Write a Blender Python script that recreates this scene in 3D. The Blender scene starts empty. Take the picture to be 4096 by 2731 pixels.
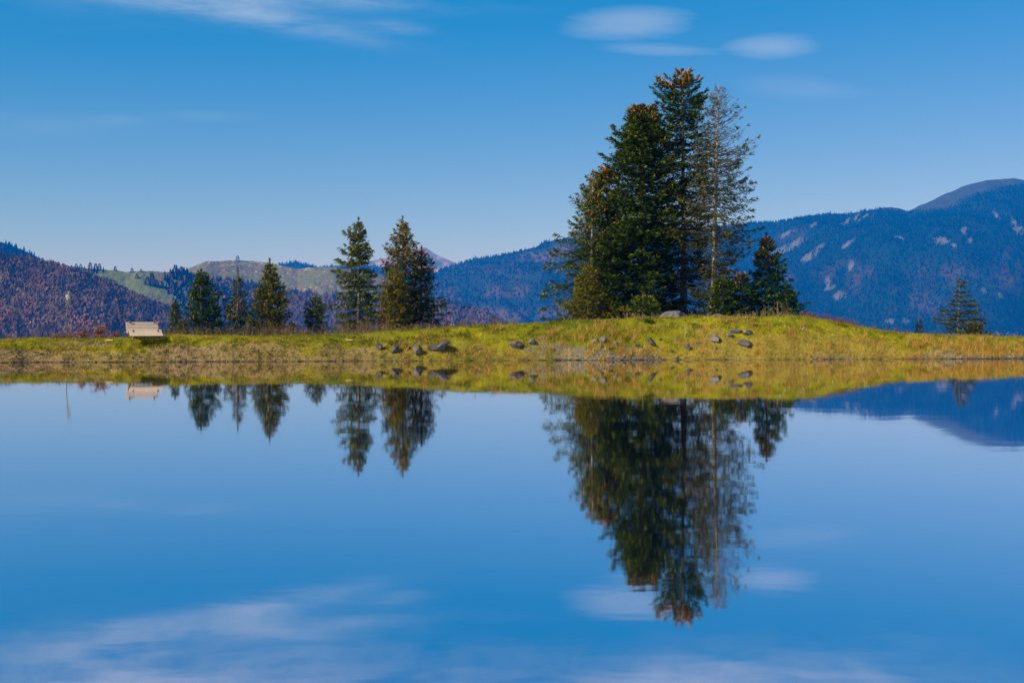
import bpy, math, numpy as np
from math import radians, sin, cos, pi

sc = bpy.context.scene
COL = sc.collection

# ------------------------------------------------------------------ camera, sky, sun, exposure
F = 1422.0            # focal length in pixels of a 1024 wide frame (50 mm on 36 mm)
CAMZ = 1.98           # eye above the water
HOR = 312.3           # row of the horizon in the 682 high frame
cam = bpy.data.cameras.new('camera')
cam.lens = 36.0 * F / 1024.0
cam.sensor_width = 36.0
cam.shift_y = -(341.0 - HOR) / 1024.0
cam.clip_start = 0.1
cam.clip_end = 60000
cam_ob = bpy.data.objects.new('camera', cam)
COL.objects.link(cam_ob)
cam_ob.location = (0, 0, CAMZ)
cam_ob.rotation_euler = (radians(90), 0, 0)
sc.camera = cam_ob

SUN_EL, SUN_AZ = radians(40), radians(-116)     # azimuth clockwise from the view direction (+Y)
world = bpy.data.worlds.new('World')
sc.world = world
world.use_nodes = True
WN = world.node_tree
bg = WN.nodes['Background']
bg.inputs[1].default_value = 0.10


class NB:
    """tiny node builder"""
    def __init__(s, nt): s.nt = nt
    def n(s, t, **kw):
        o = s.nt.nodes.new(t)
        for k, v in kw.items(): setattr(o, k, v)
        return o
    def put(s, sock, v):
        if isinstance(v, bpy.types.NodeSocket): s.nt.links.new(v, sock)
        else: sock.default_value = v
    def m(s, op, a, b=0.0, clamp=False):
        o = s.n('ShaderNodeMath', operation=op, use_clamp=clamp)
        s.put(o.inputs[0], a); s.put(o.inputs[1], b)
        return o.outputs[0]
    def mix(s, f, a, b, mode='MIX'):
        o = s.n('ShaderNodeMix', data_type='RGBA', blend_type=mode)
        s.put(o.inputs[0], f); s.put(o.inputs[6], a); s.put(o.inputs[7], b)
        return o.outputs[2]
    def ramp(s, f, stops):
        o = s.n('ShaderNodeValToRGB')
        el = o.color_ramp.elements
        while len(el) < len(stops): el.new(0.5)
        for e, (p, c) in zip(el, stops):
            e.position = p; e.color = (*c, 1) if len(c) == 3 else c
        s.put(o.inputs[0], f)
        return o.outputs[0]
    def noise(s, vec, scale, detail=4, rough=0.55, dist=0.0):
        o = s.n('ShaderNodeTexNoise')
        if vec is not None: s.put(o.inputs['Vector'], vec)
        o.inputs['Scale'].default_value = scale
        o.inputs['Detail'].default_value = detail
        o.inputs['Roughness'].default_value = rough
        o.inputs['Distortion'].default_value = dist
        return o.outputs[0]


b = NB(WN)
sky = b.n('ShaderNodeTexSky', sky_type='NISHITA', sun_disc=False)
sky.sun_elevation = SUN_EL
sky.sun_rotation = SUN_AZ
sky.altitude = 1300
sky.air_density = 1.0
sky.dust_density = 0.3
sky.ozone_density = 2.0
# clear mountain air and a polarising filter: deepen the blue, the same in every direction
sep = b.n('ShaderNodeSeparateColor')
b.put(sep.inputs[0], sky.outputs[0])
com = b.n('ShaderNodeCombineColor')
for i, (k, g) in enumerate(((7.4, 1.0), (4.2, 0.90), (5.85, 0.60))):
    v_ = b.m('MULTIPLY', b.m('POWER', b.m('MULTIPLY', sep.outputs[i], 0.1), g), k)
    b.put(com.inputs[i], b.m('MAXIMUM', b.m('SUBTRACT', v_, 7.4 * 0.185), 0.0) if i == 0 else v_)
# thin high clouds
tc = b.n('ShaderNodeTexCoord')
sx = b.n('ShaderNodeSeparateXYZ'); b.put(sx.inputs[0], tc.outputs['Generated'])
az = b.m('ARCTAN2', sx.outputs[0], sx.outputs[1])
el = b.m('ARCSINE', sx.outputs[2])
cv = b.n('ShaderNodeCombineXYZ')
b.put(cv.inputs[0], b.m('MULTIPLY', az, 9.0)); b.put(cv.inputs[1], b.m('MULTIPLY', el, 46.0))
fine = b.noise(cv.outputs[0], 1.0, 7, 0.62, 0.4)
cv2 = b.n('ShaderNodeCombineXYZ')
b.put(cv2.inputs[0], b.m('MULTIPLY', b.m('ADD', az, b.m('MULTIPLY', el, 1.5)), 26.0)); b.put(cv2.inputs[1], b.m('MULTIPLY', el, 190.0))
fibre = b.noise(cv2.outputs[0], 1.0, 6, 0.65, 0.8)
soft = b.m('MULTIPLY', b.m('SUBTRACT', b.m('ADD', b.m('MULTIPLY', fine, 0.7), b.m('MULTIPLY', fibre, 0.3)), 0.34), 3.2, True)
total = None
lens = None
CLOUDS = [(629, 24, .034, .0088, 1.0, .02, 1), (658, 51, .032, .0036, .60, -.06, 1), (773, 50, .024, .0066, .95, .0, 1),
          (803, 93, .034, .0065, .30, -.1, 1), (262, 21, .075, .0075, 1.0, -.16, 0), (130, 6, .06, .007, .7, -.14, 0), (300, 2, .10, .006, .6, -.02, 0), (400, 28, .022, .004, .5, -.1, 0),
          (25, 135, .055, .007, .25, 0, 0), (205, 120, .03, .0035, .22, 0, 0), (122, 127, .02, .0035, .22, 0, 0),
          (165, -48, .21, .032, 1.35, .05, 0), (745, -50, .15, .022, 1.2, -.05, 0), (930, -100, .2, .03, .6, 0, 0)]
for (px, py, w, h, k, tilt, kind) in CLOUDS:
    a0 = math.atan((px - 512) / F); e0 = math.atan((HOR - py) / F)
    da = b.m('SUBTRACT', az, a0)
    de = b.m('SUBTRACT', b.m('SUBTRACT', el, e0), b.m('MULTIPLY', da, tilt))
    q = b.m('ADD', b.m('POWER', b.m('ABSOLUTE', b.m('MULTIPLY', da, 1 / w)), 2.0), b.m('POWER', b.m('ABSOLUTE', b.m('MULTIPLY', de, 1 / h)), 2.0))
    if kind:
        q = b.m('ADD', q, b.m('MULTIPLY', b.m('ADD', b.m('MULTIPLY', b.m('SUBTRACT', fine, 0.5), 2.4), b.m('MULTIPLY', b.m('SUBTRACT', fibre, 0.5), 2.4)), 1.0))
        g = b.m('MULTIPLY', b.m('POWER', b.m('SUBTRACT', 1.0, b.m('MULTIPLY', q, 0.42), True), 1.4), 0.40 * k)
        g = b.m('MULTIPLY', g, b.m('ADD', 0.35, b.m('ADD', b.m('MULTIPLY', fine, 0.5), b.m('MULTIPLY', fibre, 0.7))))
        lens = g if lens is None else b.m('ADD', lens, g)
    else:
        g = b.m('MULTIPLY', b.m('EXPONENT', b.m('MULTIPLY', q, -1.0)), k)
        total = g if total is None else b.m('ADD', total, g)
wide = b.m('MULTIPLY', b.m('SUBTRACT', b.noise(cv.outputs[0], 0.22, 4, 0.5, 0.3), 0.60), 3.0, True)
high = b.m('MULTIPLY', b.m('SUBTRACT', el, 0.26), 8.0, True)
total = b.m('ADD', total, b.m('MULTIPLY', b.m('MULTIPLY', wide, high), 0.6))
cfac = b.m('ADD', b.m('MULTIPLY', b.m('MULTIPLY', total, soft), 0.55), lens, True)
b.put(bg.inputs[0], b.mix(cfac, com.outputs[0], (3.4, 3.9, 5.3, 1)))

sun = bpy.data.lights.new('sun', 'SUN')
sun.energy = 5.0
sun.angle = radians(0.53)
sun.color = (1.0, 0.89, 0.70)
sun_ob = bpy.data.objects.new('sun', sun)
COL.objects.link(sun_ob)
from mathutils import Vector
SD = Vector((sin(SUN_AZ) * cos(SUN_EL), cos(SUN_AZ) * cos(SUN_EL), sin(SUN_EL)))   # towards the sun
sun_ob.rotation_euler = (-SD).to_track_quat('-Z', 'Y').to_euler()
sun_ob.location = SD * 50

vs = sc.view_settings
vs.view_transform = 'Standard'
vs.look = 'None'
vs.exposure = 0.62
vs.gamma = 1.0
vs.use_curve_mapping = False
cy = sc.cycles
cy.use_denoising = True
cy.max_bounces = 6
cy.diffuse_bounces = 2
cy.glossy_bounces = 3
cy.transmission_bounces = 2
cy.transparent_max_bounces = 8
cy.volume_bounces = 0

# ------------------------------------------------------------------ helpers
RNG = np.random.default_rng(7)


def U(px): return (px - 512.0) / F


def at(px, py, D):
    """the point of the place seen at pixel (px,py) and D metres out"""
    return np.array([U(px) * D, D, CAMZ + (HOR - py) / F * D])


def _hash(ix, iy, seed):
    h = (ix.astype(np.int64) * 374761393 + iy.astype(np.int64) * 668265263 + seed * 1442695041) & 0xffffffff
    h = ((h ^ (h >> 13)) * 1274126177) & 0xffffffff
    h = (h ^ (h >> 16)) & 0xffffffff
    return h / 4294967295.0


def vnoise(x, y, seed=0):
    x = np.asarray(x, float); y = np.asarray(y, float)
    ix = np.floor(x); iy = np.floor(y)
    fx = x - ix; fy = y - iy
    fx = fx * fx * (3 - 2 * fx); fy = fy * fy * (3 - 2 * fy)
    a = _hash(ix, iy, seed); c = _hash(ix + 1, iy, seed)
    d = _hash(ix, iy + 1, seed); e = _hash(ix + 1, iy + 1, seed)
    return (a * (1 - fx) + c * fx) * (1 - fy) + (d * (1 - fx) + e * fx) * fy


def fbm(x, y, o=4, seed=0):
    t = 0; a = 0.5; n = 0
    for k in range(o):
        t = t + a * vnoise(np.asarray(x) * 2 ** k + 13.7 * k, np.asarray(y) * 2 ** k - 7.1 * k, seed + k)
        n += a; a *= 0.5
    return t / n


def sstep(a, b_, x):
    t = np.clip((x - a) / (b_ - a), 0, 1)
    return t * t * (3 - 2 * t)


def lerp(a, b_, t):
    return a + (b_ - a) * t


def mesh_np(name, V, Fc, mat, parent=None, col=None, smooth=False, tint=None):
    """V (n,3), Fc (m,k) with constant k -> ONE mesh object"""
    V = np.asarray(V, np.float32); Fc = np.asarray(Fc, np.int32)
    me = bpy.data.meshes.new(name)
    k = Fc.shape[1]
    me.vertices.add(len(V)); me.vertices.foreach_set('co', V.ravel())
    me.loops.add(Fc.size); me.loops.foreach_set('vertex_index', Fc.ravel())
    me.polygons.add(len(Fc))
    me.polygons.foreach_set('loop_start', np.arange(0, Fc.size, k, dtype=np.int32))
    me.polygons.foreach_set('loop_total', np.full(len(Fc), k, np.int32))
    me.polygons.foreach_set('use_smooth', np.full(len(Fc), smooth, bool))
    if col is not None:
        a = me.attributes.new('col', 'FLOAT_COLOR', 'POINT')
        c4 = np.ones((len(V), 4), np.float32); c4[:, :3] = col
        a.data.foreach_set('color', c4.ravel())
    if tint is not None:
        a = me.attributes.new('tint', 'FLOAT', 'POINT')
        a.data.foreach_set('value', np.asarray(tint, np.float32))
    me.update(calc_edges=True)
    me.materials.append(mat)
    ob = bpy.data.objects.new(name, me)
    COL.objects.link(ob)
    if parent is not None: ob.parent = parent
    return ob


def tag(o, label=None, cat=None, group=None, kind=None):
    if label: o['label'] = label
    if cat: o['category'] = cat
    if group: o['group'] = group
    if kind: o['kind'] = kind
    return o


def empty(name, loc, rz=0.0):
    o = bpy.data.objects.new(name, None)
    COL.objects.link(o)
    o.location = loc; o.rotation_euler = (0, 0, rz)
    o.empty_display_size = 0.3
    return o


class MB:
    """collects pieces with constant face size 4 (tris repeat a vertex-free quad is avoided by using quads only)"""
    def __init__(s): s.v = []; s.f = []; s.c = []; s.n = 0
    def add(s, V, Fc, c=None):
        V = np.asarray(V, float); s.v.append(V); s.f.append(np.asarray(Fc, int) + s.n); s.n += len(V)
        if c is not None: s.c.append(np.broadcast_to(np.asarray(c, float), (len(V), 3)))
    def build(s, name, mat, parent=None, smooth=False):
        return mesh_np(name, np.concatenate(s.v), np.concatenate(s.f), mat, parent,
                       np.concatenate(s.c) if s.c else None, smooth)


def tube(P, R, sides=6):
    """quads of a tapered tube along the points P with radii R"""
    P = np.asarray(P, float); R = np.asarray(R, float)
    n = len(P)
    T = np.gradient(P, axis=0)
    T /= np.linalg.norm(T, axis=1, keepdims=True) + 1e-9
    ref = np.where(np.abs(T[:, 2:3]) > 0.8, np.array([[1.0, 0.0, 0]]), np.array([[0, 0, 1.0]]))
    A = np.cross(T, ref); A /= np.linalg.norm(A, axis=1, keepdims=True) + 1e-9
    B = np.cross(T, A)
    an = np.arange(sides) * 2 * pi / sides
    V = P[:, None] + R[:, None, None] * (np.cos(an)[None, :, None] * A[:, None] + np.sin(an)[None, :, None] * B[:, None])
    V = V.reshape(-1, 3)
    i = np.arange(n - 1)[:, None] * sides; j = np.arange(sides)[None]
    j2 = (j + 1) % sides
    Fc = np.stack([i + j, i + j2, i + sides + j2, i + sides + j], -1).reshape(-1, 4)
    return V, Fc


# ------------------------------------------------------------------ materials
def new_mat(name):
    m = bpy.data.materials.new(name)
    m.use_nodes = True
    nb = NB(m.node_tree)
    p = m.node_tree.nodes['Principled BSDF']
    return m, nb, p


def mat_col(name, rough=0.9, nscale=6.0, namp=0.35, bump=0.0, bscale=20.0, spec=0.2, transl=0.0):
    """colour from the point attribute 'col', broken up by noise"""
    m, nb, p = new_mat(name)
    at_ = nb.n('ShaderNodeAttribute', attribute_name='col')
    t = nb.n('ShaderNodeTexCoord')
    nz = nb.noise(t.outputs['Object'], nscale, 5, 0.6)
    f = nb.m('ADD', nb.m('MULTIPLY', nb.m('SUBTRACT', nz, 0.5), 2 * namp), 1.0)
    v = nb.n('ShaderNodeVectorMath', operation='SCALE')
    nb.put(v.inputs[0], at_.outputs['Color']); nb.put(v.inputs['Scale'], f)
    nb.put(p.inputs['Base Color'], v.outputs[0])
    p.inputs['Roughness'].default_value = rough
    p.inputs['Specular IOR Level'].default_value = spec
    if bump:
        bn = nb.n('ShaderNodeBump'); bn.inputs['Strength'].default_value = bump; bn.inputs['Distance'].default_value = 1.0 / bscale
        nb.put(bn.inputs['Height'], nb.noise(t.outputs['Object'], bscale, 5, 0.65))
        nb.put(p.inputs['Normal'], bn.outputs[0])
    if transl:
        tr = nb.n('ShaderNodeBsdfTranslucent'); nb.put(tr.inputs[0], v.outputs[0])
        mx = nb.n('ShaderNodeMixShader'); mx.inputs[0].default_value = transl
        nb.put(mx.inputs[1], p.outputs[0]); nb.put(mx.inputs[2], tr.outputs[0])
        nb.put(m.node_tree.nodes['Material Output'].inputs[0], mx.outputs[0])
    return m


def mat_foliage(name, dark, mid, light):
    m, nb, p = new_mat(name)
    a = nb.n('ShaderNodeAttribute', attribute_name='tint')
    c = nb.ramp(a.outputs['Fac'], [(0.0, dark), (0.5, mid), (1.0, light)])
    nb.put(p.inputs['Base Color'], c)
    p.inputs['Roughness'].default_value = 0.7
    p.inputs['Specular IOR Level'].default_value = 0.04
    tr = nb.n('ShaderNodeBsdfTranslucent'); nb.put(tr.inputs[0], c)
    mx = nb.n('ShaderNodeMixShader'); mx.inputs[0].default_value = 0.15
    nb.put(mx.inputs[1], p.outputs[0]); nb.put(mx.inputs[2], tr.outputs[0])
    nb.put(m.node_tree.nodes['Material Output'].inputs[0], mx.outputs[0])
    return m


def mat_wood(name, c1, c2, scale=(3, 3, 14), rough=0.85, bump=0.4):
    m, nb, p = new_mat(name)
    t = nb.n('ShaderNodeTexCoord')
    mp = nb.n('ShaderNodeMapping'); mp.inputs['Scale'].default_value = scale
    nb.put(mp.inputs[0], t.outputs['Object'])
    nz = nb.noise(mp.outputs[0], 2.0, 6, 0.65, 0.4)
    nb.put(p.inputs['Base Color'], nb.ramp(nz, [(0.3, c1), (0.7, c2)]))
    p.inputs['Roughness'].default_value = rough
    p.inputs['Specular IOR Level'].default_value = 0.2
    bn = nb.n('ShaderNodeBump'); bn.inputs['Strength'].default_value = bump; bn.inputs['Distance'].default_value = 0.02
    nb.put(bn.inputs['Height'], nz); nb.put(p.inputs['Normal'], bn.outputs[0])
    return m


M = {}
M['ground'] = mat_col('bank_soil_and_turf', 0.95, 5.0, 0.35, 0.6, 16.0, 0.1)
M['grass'] = mat_col('grass_blades', 0.8, 1.2, 0.2, 0, 1, 0.03, 0.3)
M['weed'] = mat_col('dry_weed', 0.9, 2.0, 0.25, 0, 1, 0.1, 0.2)
M['gravel'] = mat_col('gravel', 0.9, 8.0, 0.3, 0, 1, 0.2)
M['hill'] = mat_col('hillside', 1.0, 0.012, 0.30, 0.5, 0.03, 0.0)
M['forest'] = mat_col('far_forest', 1.0, 0.03, 0.30, 0, 1, 0.0, 0.38)
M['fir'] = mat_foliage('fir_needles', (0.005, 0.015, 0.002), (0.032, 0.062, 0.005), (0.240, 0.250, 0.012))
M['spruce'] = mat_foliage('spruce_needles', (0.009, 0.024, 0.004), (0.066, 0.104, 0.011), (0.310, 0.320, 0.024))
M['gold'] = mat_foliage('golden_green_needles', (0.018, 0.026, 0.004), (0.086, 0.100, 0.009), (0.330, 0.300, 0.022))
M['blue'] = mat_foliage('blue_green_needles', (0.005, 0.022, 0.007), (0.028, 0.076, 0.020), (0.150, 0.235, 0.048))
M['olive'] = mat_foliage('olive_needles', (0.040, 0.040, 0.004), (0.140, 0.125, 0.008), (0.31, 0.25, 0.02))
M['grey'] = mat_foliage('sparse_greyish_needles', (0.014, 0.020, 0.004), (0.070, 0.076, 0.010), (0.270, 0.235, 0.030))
M['bark'] = mat_wood('conifer_bark', (0.075, 0.060, 0.048), (0.24, 0.20, 0.165))
M['twigbark'] = mat_wood('dark_twigs', (0.020, 0.016, 0.010), (0.055, 0.042, 0.028))
M['palebark'] = mat_wood('pale_bark', (0.17, 0.145, 0.12), (0.42, 0.37, 0.31))
M['cone'] = mat_wood('spruce_cones', (0.30, 0.13, 0.035), (0.52, 0.25, 0.07), (20, 20, 20))
M['fircone'] = mat_wood('fir_cones', (0.24, 0.085, 0.02), (0.46, 0.17, 0.035), (20, 20, 20))
M['plank'] = mat_wood('weathered_planks', (0.42, 0.32, 0.23), (0.58, 0.46, 0.35), (3, 40, 40), 0.8)
M['frame'] = mat_wood('dark_wood_frame', (0.10, 0.055, 0.03), (0.20, 0.11, 0.06), (4, 4, 4))


def mat_rock(name, c1, c2, c3):
    m, nb, p = new_mat(name)
    t = nb.n('ShaderNodeTexCoord')
    n1 = nb.noise(t.outputs['Object'], 3.0, 6, 0.65, 0.5)
    n2 = nb.noise(t.outputs['Object'], 22.0, 4, 0.6)
    c = nb.ramp(nb.m('ADD', nb.m('MULTIPLY', n1, 0.7), nb.m('MULTIPLY', n2, 0.3)), [(0.36, c1), (0.52, c2), (0.68, c3)])
    nb.put(p.inputs['Base Color'], c)
    p.inputs['Roughness'].default_value = 0.8
    p.inputs['Specular IOR Level'].default_value = 0.3
    bn = nb.n('ShaderNodeBump'); bn.inputs['Strength'].default_value = 0.7; bn.inputs['Distance'].default_value = 0.05
    nb.put(bn.inputs['Height'], nb.m('ADD', n1, nb.m('MULTIPLY', n2, 0.4))); nb.put(p.inputs['Normal'], bn.outputs[0])
    return m


M['rock_dark'] = mat_rock('dark_rock', (0.022, 0.020, 0.019), (0.072, 0.065, 0.061), (0.150, 0.136, 0.124))
M['rock_grey'] = mat_rock('grey_rock', (0.045, 0.041, 0.038), (0.135, 0.122, 0.112), (0.26, 0.235, 0.21))
M['rock_green'] = mat_rock('mossy_rock', (0.06, 0.068, 0.045), (0.11, 0.12, 0.085), (0.18, 0.18, 0.14))
M['rock_pale'] = mat_rock('pale_rock', (0.10, 0.09, 0.08), (0.19, 0.175, 0.15), (0.30, 0.28, 0.25))
M['rock_brown'] = mat_rock('brown_rock', (0.035, 0.028, 0.023), (0.11, 0.088, 0.072), (0.24, 0.19, 0.15))
M['rock_red'] = mat_rock('reddish_rock', (0.07, 0.045, 0.04), (0.15, 0.11, 0.10), (0.20, 0.16, 0.14))

# water
m, nb, p = new_mat('pond_water')
t = nb.n('ShaderNodeTexCoord')
mp = nb.n('ShaderNodeMapping'); mp.inputs['Scale'].default_value = (0.55, 1.0, 1.0)
nb.put(mp.inputs[0], t.outputs['Object'])
r1 = nb.noise(mp.outputs[0], 2.2, 2, 0.5, 0.2)
r2 = nb.noise(mp.outputs[0], 0.35, 2, 0.5)
bn = nb.n('ShaderNodeBump'); bn.inputs['Strength'].default_value = 1.0; bn.inputs['Distance'].default_value = 0.0006
nb.put(bn.inputs['Height'], nb.m('ADD', r1, nb.m('MULTIPLY', r2, 3.0)))
gl = nb.n('ShaderNodeBsdfGlossy'); gl.inputs['Color'].default_value = (1.0, 0.955, 1.0, 1); gl.inputs['Roughness'].default_value = 0.027
nb.put(gl.inputs['Normal'], bn.outputs[0])
df = nb.n('ShaderNodeBsdfDiffuse'); df.inputs['Color'].default_value = (0.004, 0.008, 0.014, 1)
fr = nb.n('ShaderNodeFresnel'); fr.inputs['IOR'].default_value = 1.33
fac = nb.m('ADD', nb.m('MULTIPLY', fr.outputs[0], 0.25), 0.75)
mx = nb.n('ShaderNodeMixShader'); nb.put(mx.inputs[0], fac); nb.put(mx.inputs[1], df.outputs[0]); nb.put(mx.inputs[2], gl.outputs[0])
nb.put(m.node_tree.nodes['Material Output'].inputs[0], mx.outputs[0])
M['water'] = m

# ------------------------------------------------------------------ the bank round the pond
V2P = 1024 / 2352.0
CREST = np.array([(-900, 782), (0, 780), (290, 781), (340, 776), (400, 772), (560, 774), (700, 774), (830, 769), (1000, 758), (1100, 751), (1240, 743),
                  (1350, 739), (1480, 731), (1560, 729), (1700, 731), (1800, 729), (1850, 730), (1900, 737), (1960, 750), (2030, 762),
                  (2080, 769), (2150, 772), (2352, 777), (3200, 780)], float) * V2P


def shoreD(u):
    px = np.clip(512 + u * F, -500, 1500)
    return 56.4 + px / 1024 * 5.0 + 0.55 * (fbm(px / 40.0, px * 0, 5, 3) - 0.5)


def bankW(u):
    py = np.interp(512 + u * F, CREST[:, 0], CREST[:, 1])
    return np.interp(py, [316, 340], [2.7, 1.9])


def crestZ(u):
    py = np.interp(512 + u * F, CREST[:, 0], CREST[:, 1])
    D = shoreD(u) + bankW(u)
    return CAMZ - (py - HOR) / F * D


def bank_z(u, d):
    """height of the far bank d metres behind the waterline"""
    w = bankW(u); z = crestZ(u); D = shoreD(u)
    t = np.clip(d / w, 0, 1)
    up = z * (1 - (1 - t) ** 1.55)
    slope = (CAMZ - z) / (D + w) + 0.006
    back = z - slope * np.maximum(d - w, 0)
    back = np.maximum(back, -0.5)
    far = np.maximum(d - 46, 0)
    back = back - 0.5 * far ** 2 / (far + 40) - 0.0
    back = np.maximum(back, -330 + 20 * vnoise(u * 6, d / 900.0, 5))
    return np.where(d < w, up, back)


def ground_z(x, y):
    x = np.asarray(x, float); y = np.asarray(y, float)
    u = np.where(y > 20, x / np.maximum(y, 20), x / 20)
    u = np.clip(u, -0.9, 0.9)
    df = y - shoreD(u); dn = 5.0 - y; ds = np.abs(x) - 75
    d = np.maximum(np.maximum(df, dn), ds)
    under = -np.minimum(1.3, np.maximum(-d, 0) * 0.45)
    near = 0.36 * sstep(0, 1.3, dn) + 0.0
    side = 0.85 * sstep(0, 3.0, ds)
    land = np.where(df >= np.maximum(dn, ds), bank_z(u, np.maximum(df, 0)), np.maximum(near, side))
    far = np.maximum(np.maximum(np.abs(x) - 130, -y - 60), 0)
    land = np.where(df < 46, land - 0.4 * far ** 2 / (far + 60), land)
    land = np.maximum(land, -345)
    z = np.where(d > 0, land, under)
    nz = (fbm(x / 0.9, y / 0.9, 4, 11) - 0.5)
    z = z + np.where(d > 0, nz * 0.24 * sstep(0, 0.8, d), nz * 0.05 * sstep(0, 1, -d))
    return z


def bank_look(x, y):
    """what grows where: weights of green turf, straw, bare gravelly soil, dark wet rim"""
    u = np.clip(np.where(y > 20, x / np.maximum(y, 20), x / 20), -0.9, 0.9)
    px = 512 + u * F
    d = y - shoreD(u)
    t = d / bankW(u)
    n1 = fbm(x / 1.7, y / 0.8, 4, 21); n2 = fbm(x / 0.55, y / 0.4, 3, 31); n3 = fbm(x / 4.5, y / 2.0, 3, 41)
    left = 1 - sstep(330, 470, px)
    soil_top = lerp(0.14, 0.44, left) + 0.10 * sstep(960, 1010, px)
    gravel_gate = np.clip(sstep(0.40, 0.56, n3) + sstep(985, 1005, px) + left * 0.75, 0, 1)
    soil = sstep(0.18, -0.10, t - soil_top + (n1 - 0.5) * lerp(0.6, 1.3, left) + (n2 - 0.5) * 0.6) * gravel_gate
    soil = soil * lerp(0.72, 0.85, left)
    right = sstep(430, 620, px)
    straw = sstep(0.62, 0.10, t + (n1 - 0.5) * 1.6 + (n3 - 0.5) * 0.8) * lerp(0.30, 0.58, right)
    straw = np.clip(straw + 0.7 * sstep(0.58, 0.78, n2) * (0.30 + 0.3 * right), 0, 1)
    straw = straw * sstep(1.15, 0.85, t * 0.95 + (n3 - 0.5) * 0.3)
    return soil, straw, n1, n2, n3, t, px


G_GREEN = np.array([0.210, 0.228, 0.004]); G_DEEP = np.array([0.070, 0.105, 0.003]); G_OLIVE = np.array([0.325, 0.285, 0.010])
G_STRAW = np.array([0.56, 0.37, 0.10]); G_GOLD = np.array([0.46, 0.25, 0.035]); G_SOIL = np.array([0.235, 0.155, 0.080]); G_STONE = np.array([0.17, 0.15, 0.14])


def turf_colour(n1, n2, n3):
    a = sstep(0.35, 0.65, n1)[..., None]; c = sstep(0.40, 0.70, n3)[..., None]; e = sstep(0.5, 0.75, n2)[..., None]
    return lerp(lerp(G_GREEN, G_OLIVE, a * 0.75), G_DEEP, c * 0.68) * (1.15 - 0.55 * e)


def ground_colour(x, y, z):
    soil, straw, n1, n2, n3, t, px = bank_look(x, y)
    g = turf_colour(n1, n2, n3) * 0.75
    st = lerp(G_STRAW, G_SOIL, 0.45) * 0.8
    right = sstep(430, 560, px)[..., None]
    so = lerp(G_SOIL, G_STONE, right * 0.8) * (0.75 + 0.6 * n2[..., None])
    c = lerp(g, st, straw[..., None] * 0.7)
    c = lerp(c, so, soil[..., None])
    wet = sstep(0.040, 0.012, z)[..., None]
    c = lerp(c, np.array([0.030, 0.022, 0.016]), wet * 0.9)
    c = np.where((z < -0.02)[..., None], np.array([0.05, 0.05, 0.035]), c)
    far = sstep(110, 200, y)[..., None]
    return lerp(c, np.array([0.05, 0.06, 0.025]), far)


def axis(parts):
    out = [np.arange(a, b_, s) for a, b_, s in parts]
    return np.unique(np.concatenate(out))


xs = np.concatenate([-np.geomspace(9000, 34, 32), np.arange(-33, 33.01, 0.18), np.geomspace(34, 9000, 32)])
ys = np.concatenate([-np.geomspace(1500, 9, 14), np.arange(-8, 8, 0.8), np.arange(8, 55, 3.0), np.arange(55, 66.5, 0.092), np.geomspace(67, 120, 34), np.geomspace(124, 9900, 40)])
X, Y = np.meshgrid(xs, ys)
Z = ground_z(X, Y)
C = ground_colour(X, Y, Z)
nx, ny = len(xs), len(ys)
I = np.arange(nx * ny).reshape(ny, nx)
Q = np.stack([I[:-1, :-1], I[:-1, 1:], I[1:, 1:], I[1:, :-1]], -1).reshape(-1, 4)
o = mesh_np('ground', np.stack([X, Y, Z], -1).reshape(-1, 3), Q, M['ground'], None, C.reshape(-1, 3), True)
tag(o, 'grassy bank and meadow around the pond', None, None, 'structure')

# water sheet inside the basin
wx = np.linspace(-76.5, 76.5, 80); wy = np.linspace(4.0, 1, 2)
wv = []; 
for x in wx:
    yf = 64.0
    wv += [(x, 4.2, 0.0), (x, yf + 1.0, 0.0)]
wf = [(2 * i, 2 * i + 2, 2 * i + 3, 2 * i + 1) for i in range(len(wx) - 1)]
o = mesh_np('pond_water', wv, wf, M['water'])
tag(o, 'still pond water mirroring trees and blue sky', None, None, 'structure')

# ------------------------------------------------------------------ hills and mountains
S4 = 0.25


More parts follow.
